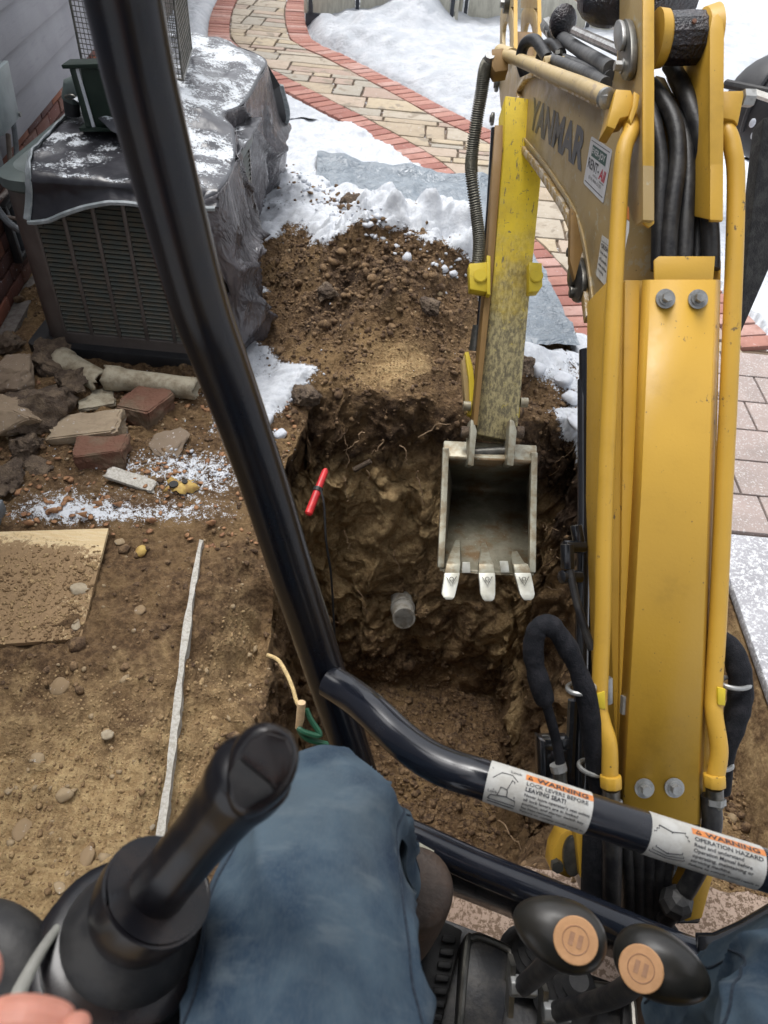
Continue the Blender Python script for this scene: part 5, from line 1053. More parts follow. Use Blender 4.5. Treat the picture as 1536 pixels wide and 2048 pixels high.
# stick (dipper arm)
fl = [(1010, 190), (1008, 300), (985, 560), (957, 820), (952, 868), (1030, 884), (1036, 850), (1062, 560), (1085, 330), (1084, 200)]
dep = lambda y: 2.26+.10*(y-200)/700
stick = build(MB().prism([D(a, b, dep(b)) for a, b in fl], N*.13), 'stick', 'stick', bevel=.006)
sheet([(990, 250), (1009, 250), (985, 560), (955, 850), (946, 850), (972, 560)], 2.30, .10, 'stick_side_plate', 'yellow_shaded', stick)
build(MB().tube(DS([(988, 256, 2.32), (978, 420, 2.36), (966, 560, 2.40), (955, 700, 2.45)]), .010, 10), 'bucket_cylinder_pipe', 'black_paint', stick); build(MB().tube([D(955, 650, 2.44), D(950, 702, 2.46)], [.016, .022], 12), 'pin', 'steel_dark', stick)
for k, off in enumerate((0.0, .088)):
    f = lambda px, py, o_=off: LP(px, py, -.002+o_)
    base = [(1026, -60), (1030, 60), (1036, 112), (1040, 150), (998, 150), (998, 90), (1003, 30), (1006, -60)]
    P3 = [LP(a, b) for a, b in base]; bm_ = MB(); hole = [LP(1012+7.5*math.cos(a), 78+36*math.sin(a)) for a in np.linspace(0, 6.283, 17)[:-1]]
    # plate with a long slot: ring of quads between outline and slot
    oc = [LP(1013+ (13.5 if math.cos(a) > 0 else 13.5)*math.copysign(abs(math.cos(a))**.5, math.cos(a))+ (0), 78+ 66*math.copysign(abs(math.sin(a))**.5, math.sin(a))) for a in np.linspace(0, 6.283, 17)[:-1]]
    vs = [v+S*off for v in oc]+[v+S*off for v in hole]; vs2 = [v+S*.014 for v in vs]; n_ = 16
    fs = [(i, (i+1) % n_, n_+(i+1) % n_, n_+i) for i in range(n_)]; fs += [tuple(q+2*n_ for q in f_)[::-1] for f_ in fs]; fs += [(i, 2*n_+i, 2*n_+(i+1) % n_, (i+1) % n_) for i in range(n_)]+[(n_+i, n_+(i+1) % n_, 3*n_+(i+1) % n_, 3*n_+i) for i in range(n_)]
    bm_.add(vs+vs2, fs); build(bm_, 'horn_plate', 'yellow_pale', stick, bevel=.001)
    build(MB().prism([LP(a, b)+S*off for a, b in [(1026, -80), (1027, 14), (1000, 14), (1004, -80)]], S*.014), 'horn_plate', 'yellow_pale', stick); 
    e = [LP(1027, -80)+S*off, LP(1027, 112)+S*off]; build(MB().prism([e[0], e[1], e[1]+S*.014, e[0]+S*.014], -N*.006), 'horn_edge', 'yellow', stick)
build(MB().prism([LP(1020, 62), LP(1020, 150), LP(1020, 150)+S*.088, LP(1020, 62)+S*.088], N*.01), 'cross_plate', 'yellow_shaded', stick)
c_ = LP(1018, 8); build(MB().cyl(c_, c_-S*.02, .032, 20), 'horn_pin', 'steel_dark', stick); build(MB().cyl(c_-S*.02, c_-S*.034, .014, 6), 'bolt_head', 'zinc', stick, smooth=False)
for pts in ([(938, 527), (975, 524), (978, 578), (972, 584), (940, 578)], [(1058, 524), (1084, 526), (1085, 572), (1078, 582), (1058, 584)]):
    lug = sheet(pts, 2.27, .05, 'guard_lug', 'bright_yellow', stick, bevel=.002); cx = sum(p[0] for p in pts)/5; c_ = D(cx, 552, 2.268); build(MB().cyl(c_, c_-N*.004, .021, 22), 'cap', 'bright_yellow', lug); build(MB().cyl(c_-N*.004, c_-N*.006, .018, 22), 'cap_face', 'bright_yellow', lug)
sheet([(974, 510), (981, 512), (981, 590), (974, 588)], 2.265, .06, 'lug_plate', 'bright_yellow', stick)
# spring guarded hose
hp = [(978, 122, 2.08), (970, 140, 2.10), (962, 190, 2.14), (952, 250, 2.18), (944, 310, 2.22), (943, 350, 2.24), (952, 420, 2.27), (958, 480, 2.28), (956, 528, 2.29)]
sh = build(MB().tube(DS(hp, 12), .0155, 14), 'guarded_hose', 'hose_grey', stick); cen = DS(hp, 40); mb = MB(); acc = 0
mbs = MB(); pts = []
ph = 0
for i, p_ in enumerate(cen):
    T = (cen[min(i+1, len(cen)-1)]-cen[max(i-1, 0)]).normalized(); n1 = T.orthogonal().normalized() if i == 0 else (n1-T*n1.dot(T)).normalized(); b1 = T.cross(n1)
    for s_ in range(3):
        ph += 2*math.pi/9; f_ = s_/3; q = p_.lerp(cen[min(i+1, len(cen)-1)], f_); pts.append(q+(n1*math.cos(ph)+b1*math.sin(ph))*.0185)
build(mbs.tube([tuple(p_) for p_ in pts], .0021, 4), 'spring_guard', 'spring', sh)
build(MB().tube([D(980, 110, 2.06), D(976, 130, 2.09)], .014, 8), 'hose_end', 'zinc', sh)
# bucket linkage
for pts, d, th in (([(930, 704), (937, 703), (946, 735), (950, 780), (952, 812), (946, 832), (936, 828), (940, 800), (938, 760)], 2.38, .02), ([(1034, 742), (1039, 760), (1041, 800), (1039, 835), (1029, 832), (1029, 800), (1031, 770)], 2.38, .02)):
    sheet(pts, d, .05, 'bucket_link', 'bright_yellow', stick)
sheet([(924, 722), (930, 708), (940, 770), (938, 826), (932, 826)], 2.40, .06, 'bucket_link', 'yellow_light', stick)
for (x, y, d, r_) in ((934, 812, 2.37, .016), (1048, 805, 2.37, .016)): c_ = D(x, y, d); build(MB().cyl(c_-S*.012, c_+S*.012, r_, 14), 'link_pin', 'worn_steel', stick)
# bucket
def BP(x, y, d): return D(x, y, d)
prof = [(888, 2.36), (919, 2.35), (932, 2.45), (948, 2.56), (966, 2.68), (984, 2.70), (1004, 2.65), (1040, 2.55), (1090, 2.42), (1130, 2.33), (1146, 2.28)]
sp_ = spl(prof[2:], 5); prof_s = prof[:2]+[tuple(p_) for p_ in sp_]
wd2 = .138; xc = lambda y: 977+(1024-y)*.03
def bp(y, d, side, ext=0): c_ = D(xc(y), y, d); return c_+S*side*(wd2+ext)
buck = empty('bucket', D(975, 900, 2.4), None, None); del_ = [k for k in ('label', 'category') if k in buck]
bpy.data.objects.remove(buck)
mb = MB(); vs = []; fs = []
for (y, d) in prof_s[1:]: vs += [bp(y, d, -1), bp(y, d, 1)]
fs = [(2*i, 2*i+1, 2*i+3, 2*i+2) for i in range(len(prof_s)-2)]
buck = build(mb.add(vs, fs), 'bucket', 'bucket', angle=50); md = buck.modifiers.new('s', 'SOLIDIFY'); md.thickness = .010; md.offset = 0
for sd in (-1, 1):
    side = [(919, 2.35)]+[tuple(p_) for p_ in sp_]+[(1146, 2.28), (1120, 2.27), (1040, 2.31), (980, 2.335)]
    build(MB().prism([bp(y, d, sd) for y, d in side[1:-4]+[(1146, 2.28), (1110, 2.285), (1040, 2.315), (980, 2.335), (919, 2.35)]], S*sd*.010), 'side_plate', 'bucket', buck)
    ed = spl([(900, 2.35), (919, 2.348), (980, 2.333), (1040, 2.313), (1100, 2.285), (1140, 2.275)], 4); mbx = MB(); vs = []
    for y, d in ed: vs += [bp(y, d, sd, -.004), bp(y, d, sd, .016), bp(y, d, sd, .016)+N*.03, bp(y, d, sd, -.004)+N*.03]
    fs = [(i*4+k, i*4+(k+1) % 4, (i+1)*4+(k+1) % 4, (i+1)*4+k) for i in range(len(ed)-1) for k in range(4)]+[(0, 1, 2, 3), tuple(range(len(vs)-4, len(vs)))]
    build(mbx.add(vs, fs), 'side_cutter', 'worn_steel', buck, bevel=.002)
topb = [bp(886, 2.40, -1, .016), bp(886, 2.40, 1, .016), bp(919, 2.35, 1, .014), bp(919, 2.35, -1, .014)]
build(MB().prism(topb, N*.035), 'top_bar', 'worn_steel', buck, bevel=.004)
build(MB().tube([D(948, 906, 2.38), D(1028, 902, 2.38)], .018, 14), 'torque_tube', 'steel_dark', buck)
for (xa, xb) in ((936, 950), (1014, 1030)):
    sheet([(xa+6, 838), (xb-2, 842), (xb+4, 862), (xb, 900), (xb-3, 932), (xa, 930), (xa+2, 900), (xa+4, 862)], 2.30, .10, 'bucket_ear', 'worn_steel', buck, bevel=.003)
for x in (930, 1040): c_ = D(x, 864, 2.34); build(MB().cyl(c_-S*.012, c_+S*.012, .019, 12), 'pin', 'rock_dark', buck, bevel=.003)
lip = [bp(1128, 2.335, -1), bp(1128, 2.335, 1), bp(1148, 2.275, 1), bp(1148, 2.275, -1)]; build(MB().prism(lip, N*.014), 'cutting_edge', 'worn_steel', buck, bevel=.002)
for (x0, x1, t0, t1, tw) in ((916, 898, 1080, 1200, 15), (968, 977, 1085, 1203, 16), (1027, 1056, 1095, 1201, 16)):
    def tp(f_, y, d, hw): x = x0+(x1-x0)*f_; return (x-hw, x+hw, y, d)
    secs = [(x0, t0, 2.42, 4), (x0+(x1-x0)*.35, t0+30, 2.30, 11), (x0+(x1-x0)*.5, 1128, 2.262, tw-1), (x0+(x1-x0)*.66, 1148, 2.25, tw)]
    def lof(secs, th):
        vs = []
        for (x, y, d, hw) in secs:
            a, b = D(x-hw, y, d), D(x+hw, y, d); vs += [a, b, b+N*th, a+N*th]
        fs = [(i*4+k, i*4+(k+1) % 4, (i+1)*4+(k+1) % 4, (i+1)*4+k) for i in range(len(secs)-1) for k in range(4)]+[(0, 1, 2, 3), tuple(range(len(vs)-4, len(vs)))]
        return MB().add(vs, fs)
    sk = build(lof(secs, .03), 'tooth_shank', 'worn_steel', buck, bevel=.003)
    tt_ = build(lof([(x0+(x1-x0)*.64, 1146, 2.244, tw+.5), (x0+(x1-x0)*.8, 1165, 2.235, tw), (x1-1, 1188, 2.222, tw-1), (x1, t1-5, 2.216, tw-4), (x1, t1, 2.216, tw-9)], .022), 'tooth', 'tooth', buck, bevel=.003)
    xm = x0+(x1-x0)*.55; build(lof([(xm, 1122, 2.258, 9), (xm+(x1-x0)*.14, 1140, 2.246, 9)], .004), 'tooth_inset', 'tooth', sk, bevel=.001) if False else None
    cm = D(x0+(x1-x0)*.72, 1158, 2.232); build(MB().tube([tuple(cm+(S*math.cos(a)+U*math.sin(a))*.006) for a in np.linspace(0, 6.28, 12)], .0012, 5), 'tooth_mark', 'steel_dark', buck)
    v0 = D(x0+(x1-x0)*.72-10, 1154, 2.233); v1 = D(x0+(x1-x0)*.76, 1171, 2.226); v2 = D(x0+(x1-x0)*.72+10, 1153, 2.233); build(MB().tube([v0, v1, v2], .0013, 5), 'tooth_mark', 'steel_dark', buck)
sheet([(925, 1124), (940, 1124), (941, 1146), (924, 1146)], 2.262, .003, 'bare_patch', 'tooth', buck); sheet([(999, 1122), (1016, 1122), (1019, 1145), (1002, 1145)], 2.262, .003, 'bare_patch', 'tooth', buck)
# foot of the boom, swing post and lower hoses
foot = build(MB().prism([D(a, b, 1.37) for a, b in [(1165, 1640), (1420, 1640), (1425, 1760), (1400, 1850), (1300, 1850), (1165, 1790)]], N*.12), 'swing_post', 'black_paint', bevel=.006)
sheet([(1398, 1640), (1430, 1655), (1428, 1750), (1405, 1838), (1370, 1845), (1360, 1800), (1385, 1740)], 1.28, .05, 'boom_foot_plate', 'yellow', foot, bevel=.004)
lw = sheet([(1100, 1742), (1106, 1700), (1122, 1668), (1144, 1656), (1168, 1660), (1170, 1742), (1140, 1760)], 1.30, .05, 'boom_foot_plate', 'yellow', foot, bevel=.006)
ov = [D(1143+20*math.cos(a), 1708+40*math.sin(a), 1.298) for a in np.linspace(0, 6.283, 25)[:-1]]; build(MB().prism(ov, -N*.012), 'pin_retainer', 'steel_dark', foot, bevel=.003)
c_ = D(1112, 1728, 1.29); build(MB().cyl(c_, c_-N*.014, .011, 6), 'bolt_head', 'steel_dark', foot, smooth=False)
sheet([(1150, 1660), (1166, 1650), (1174, 1760), (1160, 1756)], 1.27, .03, 'boom_foot_plate', 'yellow', foot, bevel=.003)
sheet([(1236, 1640), (1404, 1640), (1398, 1664), (1240, 1662)], 1.24, .10, 'boom_end_cap', 'yellow_shaded', foot)
for x0, x1, r_ in ((1252, 1256, .013), (1274, 1276, .013), (1296, 1296, .013), (1318, 1314, .013), (1340, 1330, .012)):
    build(MB().tube(DS([(x0, 1650, 1.24), (x0, 1700, 1.25), (x1, 1760, 1.28), (x1, 1850, 1.33)]), r_, 12), 'hydraulic_hose', 'hose', foot)
build(MB().tube(DS([(1420, 1590, 1.22), (1424, 1650, 1.22), (1404, 1720, 1.23), (1366, 1790, 1.26), (1330, 1840, 1.30)]), .0165, 12), 'hydraulic_hose', 'hose', foot)
build(MB().tube(DS([(1222, 1600, 1.195), (1224, 1700, 1.21), (1222, 1800, 1.25), (1220, 1860, 1.3)]), .0165, 12), 'hydraulic_hose', 'hose', foot)
build(MB().tube(DS([(1200, 1620, 1.24), (1196, 1700, 1.25), (1192, 1800, 1.28)]), .027, 14), 'hose_sleeve', 'sleeve', foot)
mb = MB(); build(MB().ball(D(1352, 1805, 1.26), (.03, .03, .028), 8, 6), 'tie_knot', 'rubber', foot, smooth=False)
# left hose loop in woven sleeve
lp = DS([(1122, 1535, 1.22), (1112, 1480, 1.21), (1096, 1420, 1.19), (1080, 1370, 1.18), (1068, 1320, 1.175), (1068, 1280, 1.17), (1080, 1254, 1.165), (1104, 1254, 1.165), (1132, 1290, 1.17), (1158, 1345, 1.175), (1174, 1400, 1.185), (1186, 1480, 1.20), (1196, 1560, 1.22), (1202, 1640, 1.24)], 6)
rr = [(.0085 if i < 14 else .0165+.0022*float(vn(i*.45, 3.3, s=9))) for i in range(len(lp))]; sl = build(MB().tube([tuple(v) for v in lp], rr, 16), 'hose_loop', 'sleeve', boom)
build(MB().tube([D(1118, 1530, 1.22), D(1122, 1570, 1.22)], [.0125, .011], 10), 'hose_fitting', 'steel_dark', sl); build(MB().tube([D(1115, 1528, 1.217), D(1119, 1542, 1.217)], .014, 10), 'hose_crimp', 'zinc', sl)
lp = DS([(1440, 1282, 1.27), (1462, 1300, 1.26), (1478, 1340, 1.25), (1481, 1390, 1.25), (1470, 1440, 1.25), (1448, 1500, 1.26), (1436, 1580, 1.28)], 6)
sl2 = build(MB().tube([tuple(v) for v in lp], [.0205+.0015*float(vn(i*.5, 1.3, s=9)) for i in range(len(lp))], 16), 'hose_loop', 'sleeve', boom)
def ringp(cx, cy, rx, ry, d, tilt=0.0, par=None): return build(MB().tube([D(cx+rx*math.cos(a), cy+ry*math.sin(a)+tilt*rx*math.cos(a), d-.02*math.sin(a)) for a in np.linspace(.0, 6.283, 30)], .0042, 8, cap=False), 'guide_ring', 'zinc', par or boom)
ringp(1162, 1376, 27, 12, 1.19, .0, sl); ringp(1186, 1536, 28, 14, 1.22, .25, sl); ringp(1470, 1366, 30, 11, 1.24, .12, sl2); ringp(1440, 1530, 24, 10, 1.25, .1, sl2)
# blade cylinder pipes left of the boom
bl = build(MB().tube([D(1168, 760, 1.46), D(1168, 1050, 1.42), D(1164, 1250, 1.40), D(1158, 1640, 1.40)], .013, 12), 'lift_pipe', 'black_paint', boom); build(MB().tube([D(1178, 700, 1.46), D(1182, 1640, 1.42)], .020, 12), 'lift_cylinder', 'black_paint', boom)
for (a, b, r_) in (((1128, 1094, 1.36), (1168, 1094, 1.38), .0125), ((1134, 1088, 1.355), (1136, 1138, 1.355), .0135), ((1122, 1154, 1.35), (1160, 1154, 1.37), .013), ((1152, 1050, 1.38), (1158, 1085, 1.38), .012)):
    build(MB().cyl(D(*a), D(*b), r_, 8), 'pipe_fitting', 'black_paint', boom, bevel=.002)
build(MB().tube(DS([(1140, 1140, 1.35), (1150, 1190, 1.34), (1164, 1240, 1.33), (1184, 1300, 1.32)]), .0075, 10), 'thin_hose', 'hose', boom)
sheet([(1080, 1480), (1092, 1484), (1092, 1640), (1082, 1600)], 1.30, .05, 'cylinder_guard', 'black_paint', boom); sheet([(1080, 1480), (1140, 1478), (1142, 1500), (1092, 1502)], 1.33, .04, 'cylinder_guard', 'black_paint', boom); sheet([(1092, 1500), (1150, 1500), (1150, 1640), (1092, 1640)], 1.38, .01, 'cylinder_guard', 'black_paint', boom)
build(MB().tube([D(1146, 1400, 1.38), D(1132, 1700, 1.40)], .010, 8), 'guard_rod', 'black_paint', boom)

# ------------------------------------------------------------------ decals on the boom side
def plane_decal(corners, name, mat, parent, off, items):
    """corners: pixel TL, TR, BR, BL on the boom's left face"""
    TL, TR, BR, BL = [LP(a, b)-S*off for a, b in corners]
    def m_(u, v, e=0.0): return (TL*(1-u)*(1-v)+TR*u*(1-v)+BR*u*v+BL*(1-u)*v)-S*e
    base = None
    if mat:
        r_ = .06; ou = []
        for (cx, cy, a0) in ((1-r_, r_*.6, -90), (1-r_, 1-r_*.6, 0), (r_, 1-r_*.6, 90), (r_, r_*.6, 180)):
            for k in range(5): a = math.radians(a0+22.5*k); ou.append((cx+r_*math.cos(a), cy+r_*.6*math.sin(a)))
        base = build(MB().prism([m_(u, v) for u, v in ou], -S*.0006), name, mat, parent)
    for it in items:
        if it[0] == 'rect': _, u0, v0, u1, v1, mt, e = it; build(MB().add([m_(u0, v0, e), m_(u1, v0, e), m_(u1, v1, e), m_(u0, v1, e)], [(0, 1, 2, 3)]), 'print', mt, base or parent)
        else:
            _, s_, u0, v0, u1, v1, mt, e, bold, slant = it; v_, f_ = text_geo(s_, 1, bold); mx, my0, my1 = v_[:, 0].max(), v_[:, 1].min(), v_[:, 1].max()
            pts = [m_(u0+(u1-u0)*(p_[0]/mx)+slant*((p_[1]-my0)/(my1-my0)), v1-(v1-v0)*(p_[1]-my0)/(my1-my0), e) for p_ in v_]; build(MB().add(pts, f_), 'lettering', mt, base or parent, smooth=False)
    return base
plane_decal([(1068, 194), (1178, 262), (1164, 344), (1059, 255)], None, None, gn, .0012, [('text', 'YANMAR', 0, 0, 1, 1, 'ink_blue', 0, .042, 0)])
plane_decal([(1184, 272), (1226, 300), (1208, 407), (1168, 366)], 'rental_sticker', 'sticker', gn, .001, [
    ('rect', .06, .06, .94, .075, 'ink', .001), ('rect', .06, .905, .94, .925, 'ink', .001),
    ('rect', .16, .13, .84, .36, 'ink_green', .001), ('text', 'EVER-JOY', .19, .17, .81, .33, 'sticker', .0016, .02, 0),
    ('text', 'RENT-', .08, .41, .62, .62, 'ink', .001, .02, 0), ('text', 'All', .64, .44, .90, .66, 'ink_red', .001, .03, .03), ('rect', .70, .69, .90, .705, 'ink', .001),
    ('text', 'RENTALS', .38, .66, .60, .70, 'ink', .001, 0, 0), ('text', '(313) 846-5130', .20, .74, .80, .83, 'ink', .001, 0, 0)])
# warning decals low on the boom side (partly behind the tube)
plane_decal([(1206, 470), (1222, 482), (1213, 573), (1194, 550)], 'caution_sticker', 'sticker_worn', gn, .0015, [('rect', .05, .12, .95, .13, 'ink', .001), ('text', 'CRUSH', .1, .17, .9, .28, 'ink', .001, .02, 0), ('text', 'Stay clear', .1, .34, .9, .43, 'ink', .001, .01, 0), ('text', 'of boom', .1, .49, .9, .58, 'ink', .001, .01, 0), ('text', 'when machine', .1, .64, .95, .72, 'ink', .001, .01, 0), ('text', 'is running.', .1, .78, .7, .86, 'ink', .001, .01, 0)])
sheet([(1246, 408), (1258, 414), (1259, 441), (1246, 432)], 1.215, .001, 'warning_sticker', 'orange', boom); sheet([(1246, 433), (1259, 443), (1258, 462), (1246, 518)], 1.2155, .001, 'warning_sticker', 'sticker', boom)

# ------------------------------------------------------------------ operator station: post, rail, floor, levers
pp = [(222, -150, .516), (234, -70, .531), (247, 0, .548), (283, 170, .595), (341, 400, .66), (396, 600, .725), (440, 720, .775), (487, 850, .835), (535, 990, .90), (583, 1141, .97), (636, 1300, 1.05), (672, 1410, 1.10), (712, 1530, 1.16), (750, 1650, 1.22), (790, 1770, 1.28)]
pps = DS(pp, 6); tdir = (pps[0]-pps[6]).normalized(); post = build(MB().tube([pps[0]+tdir*((2.34-pps[0].z)/tdir.z)*k_ for k_ in (1, .5)]+pps, .0295, 32), 'roof_post', 'post_black')
hp = [(660, 1362, 1.05), (700, 1388, 1.03), (745, 1424, .99), (800, 1476, .955), (850, 1514, .925), (905, 1540, .905), (970, 1560, .89), (1100, 1602, .875), (1300, 1668, .865), (1536, 1742, .855), (1640, 1776, .85)]
rail = build(MB().tube(DS(hp, 7), .0242, 32), 'hand_rail', 'tube_black')
# decals wrapped round the rail
def wrap(px0, px1, items, label):
    f = lambda x: (np.interp(x, [a[0] for a in hp], [a[1] for a in hp]), np.interp(x, [a[0] for a in hp], [a[2] for a in hp]))
    (y0, d0), (y1, d1) = f(px0), f(px1); A, B = D(px0, y0, d0), D(px1, y1, d1)
    cl = DS(hp, 7); ca = np.array([tuple(v) for v in cl]); al_ = np.r_[0, np.cumsum(np.linalg.norm(np.diff(ca, axis=0), axis=1))]
    pr = lambda q: float(np.interp(0, [0, 1], [0, 0]))
    def arc(q):
        best = (1e9, 0)
        for i in range(len(cl)-1):
            e = cl[i+1]-cl[i]; t = min(1, max(0, (q-cl[i]).dot(e)/e.dot(e))); dd = (cl[i]+e*t-q).length
            if dd < best[0]: best = (dd, al_[i]+t*e.length)
        return best[1]
    sA, sB = arc(A), arc(B); L = sB-sA
    R0 = .0248; H = .074
    def m_(u, w, e=0.0):                                             # u along (m), w around (m, 0 = faces the eye, + up)
        s_ = sA+u; P0 = Vector([float(np.interp(s_, al_, ca[:, k])) for k in range(3)]); P1 = Vector([float(np.interp(s_+.03, al_, ca[:, k])) for k in range(3)]); P2 = Vector([float(np.interp(s_-.03, al_, ca[:, k])) for k in range(3)])
        T = (P1-P2).normalized(); v_ = CAM-P0; v_ = (v_-T*v_.dot(T)).normalized(); up = v_.cross(T)
        if up.dot(RM @ Vector((0, 1, 0))) < 0: up = -up
        a = w/R0; return P0+(v_*math.cos(a)+up*math.sin(a))*(R0+e)
    def patch(u0, w0, u1, w1, e, mt, name, par, nu=10, nw=14):
        vs = [m_(u0+(u1-u0)*i/nu, w0+(w1-w0)*j/nw, e) for i in range(nu+1) for j in range(nw+1)]
        fs = [(i*(nw+1)+j, (i+1)*(nw+1)+j, (i+1)*(nw+1)+j+1, i*(nw+1)+j+1) for i in range(nu) for j in range(nw)]
        return build(MB().add(vs, fs), name, mt, par)
    base = patch(0, -H/2, L, H/2, 0, 'sticker_worn', 'warning_label', rail); base['label'] = label
    for it in items:
        if it[0] == 'rect': patch(it[1]*L, it[2]*H/2, it[3]*L, it[4]*H/2, .0003, it[5], 'print', base, 2, 6)
        elif it[0] == 'line':
            pts = [m_(u*L, w*H/2, .0004) for u, w in it[1]]; build(MB().tube([tuple(q) for q in pts], it[2], 4), 'drawing_line', 'ink', base)
        else:
            _, s_, u0, wc, hgt, mt, bold, u1 = it; g_, f_ = text_geo(s_, 1, bold); mx = g_[:, 0].max()
            pts = [m_((u0+(u1-u0)*q[0]/mx)*L, (wc)*H/2+q[1]*hgt/.72, .0006) for q in g_]; build(MB().add(pts, f_), 'lettering', mt, base, smooth=False)
    return base
wrap(975, 1172, [('rect', .345, .42, 1, .66, 'orange'), ('line', [(.335, 1), (.335, -1)], .0005),
    ('line', [(.37, .47), (.39, .60), (.41, .47), (.37, .47)], .0008), ('text', 'WARNING', .45, .45, .0062, 'ink', .03, .95),
    ('text', 'LOCK LEVERS BEFORE', .36, .24, .0046, 'ink', .015, .95), ('text', 'LEAVING SEAT!', .36, .06, .0048, 'ink', .03, .74),
    ('text', "Never leave operator's seat unless", .36, -.10, .0036, 'ink', .015, .98), ('text', 'all lock levers are in locked', .36, -.24, .0036, 'ink', .015, .88), ('text', 'position, and starter switch key', .36, -.38, .0036, 'ink', .015, .95), ('text', 'has been removed.', .36, -.52, .0036, 'ink', .015, .66), ('text', 'Failure to comply could result in', .36, -.68, .0036, 'ink', .015, .97),
    ('line', [(.04, -.55), (.30, -.55), (.29, -.36), (.20, -.30), (.06, -.38), (.04, -.55)], .0006), ('line', [(.12, -.35), (.14, -.05), (.20, -.08), (.21, -.32)], .0006), ('line', [(.20, -.05), (.23, .25), (.25, .22), (.28, -.3)], .0006), ('line', [(.05, .15), (.12, .40), (.22, .42), (.28, .25)], .0005), ('line', [(.04, -.66), (.30, -.68)], .0007), ('line', [(.03, .5), (.08, -.2)], .0005), ('text', 'Lock', .20, .50, .0036, 'ink', .01, .31), ('text', 'Lock', .03, -.30, .0036, 'ink', .01, .12)], 'white label with orange warning band and lever drawing')
wrap(1288, 1512, [('rect', .355, .42, 1, .66, 'orange'), ('line', [(.345, 1), (.345, -1)], .0005), ('line', [(.39, .47), (.41, .60), (.43, .47), (.39, .47)], .0008), ('text', 'WARNING', .47, .45, .0062, 'ink', .03, .95),
    ('text', 'OPERATION HAZARD', .37, .22, .0048, 'ink', .02, .97), ('text', 'Read and understand', .37, .05, .0042, 'ink', .015, .80), ('text', 'Operation Manual before', .37, -.11, .0042, 'ink', .015, .88), ('text', 'operating, maintaining or', .37, -.27, .0042, 'ink', .015, .90), ('text', 'servicing machine.', .37, -.43, .0042, 'ink', .015, .72), ('text', 'Failure to comply could result in', .37, -.60, .0036, 'ink', .015, .98),
    ('line', [(.06, .36), (.06, -.30), (.17, -.42), (.29, -.30), (.29, .36), (.175, .26), (.06, .36)], .0007), ('line', [(.175, .26), (.175, -.42)], .0006), ('line', [(.06, .26), (.04, .26), (.04, -.42), (.175, -.52), (.31, -.42), (.31, .26), (.29, .26)], .0006), ('line', [(.04, .16), (.02, .16), (.02, -.52), (.175, -.62), (.325, -.52), (.325, .16), (.31, .16)], .0006)], 'white label with orange warning band and open book drawing')
# lower front tube, skirt, gusset
lr = [(680, 1600, 1.22), (770, 1650, 1.20), (830, 1676, 1.19), (960, 1735, 1.18), (1100, 1792, 1.17), (1300, 1876, 1.16), (1400, 1914, 1.155), (1540, 1958, 1.15), (1640, 1990, 1.15)]
ftube = build(MB().tube(DS(lr, 6), .0262, 28), 'front_tube', 'tube_black')
a0, a1 = D(800, 1690, 1.19), D(1620, 2010, 1.15); dn = Vector((0, 0, -.13))
build(MB().prism([a0, a1, a1+dn, a0+dn], Vector((0, .006, 0))), 'front_skirt', 'black_paint', ftube, bevel=.002)
sheet([(1395, 1872), (1430, 1872), (1480, 1850), (1540, 1815), (1600, 1770), (1600, 1900), (1480, 1935), (1400, 1925)], 1.13, .012, 'gusset', 'black_paint', ftube, bevel=.003)
build(MB().tube([D(822, 1682, 1.163), D(868, 1702, 1.162)], [.004, .003], 6, ell=.4), 'paint_chip', 'worn_steel', ftube)
FZ = .30
fp = lambda px, py, z=FZ: G(px, py, z)
a, b = fp(830, 1815), fp(1600, 2105); back = Vector((0, -1.0, 0)); floor = build(MB().prism([a, b, b+back, a+back], Vector((0, 0, -.05))), 'floor_plate', 'floor_metal', bevel=.004)
Fn = lambda pts, z0, th, name, mat, par=floor, bev=.003: build(MB().prism([fp(x, y, z0) for x, y in pts], Vector((0, 0, -th))), name, mat, par, bevel=bev)
Fn([(868, 1832), (925, 1860), (880, 2060), (800, 2060)], FZ+.03, .03, 'foot_mat', 'rubber')
for k in range(7): y_ = 1868+k*26; x_ = 906-k*4.5; Fn([(x_-20, y_), (x_+8, y_+4), (x_+5, y_+18), (x_-23, y_+14)], FZ+.042, .012, 'mat_rib', 'rubber')
Fn([(928, 1872), (958, 1862), (1010, 1884), (1024, 1905), (1020, 1960), (1000, 2080), (915, 2080)], FZ+.06, .06, 'pedal_tray', 'floor_metal')
rim = [(918, 2070), (934, 1890), (944, 1876), (962, 1874), (1010, 1894), (1022, 1906), (1022, 1930), (1016, 1960)]; build(MB().tube([fp(x, y, FZ+.065) for x, y in [tuple(v) for v in spl(rim, 4)]], .006, 8), 'tray_rim', 'steel_dark', floor)
rim = [(1180, 1968), (1230, 1976), (1262, 1992), (1270, 2060)]; build(MB().tube([fp(x, y, FZ+.065) for x, y in [tuple(v) for v in spl(rim, 4)]], .006, 8), 'tray_rim', 'steel_dark', floor)
Fn([(1290, 1995), (1500, 2080), (1490, 2100), (1280, 2015)], FZ+.03, .03, 'floor_rib', 'floor_metal'); Fn([(1300, 2030), (1420, 2085), (1410, 2105), (1290, 2050)], FZ+.05, .03, 'floor_rib', 'floor_metal')
for (x, y) in ((1058, 1922), (1128, 1990)):
    c_ = fp(x, y, FZ+.02); bl_ = MB(); zz = 0
    for k in range(5): bl_.tube([c_+Vector((0, 0, .02*k)), c_+Vector((0, 0, .02*k+.010)), c_+Vector((0, 0, .02*k+.02))], [.055-.008*k, .058-.008*k, .048-.008*k], 20)
    build(bl_, 'lever_boot', 'rubber', floor)
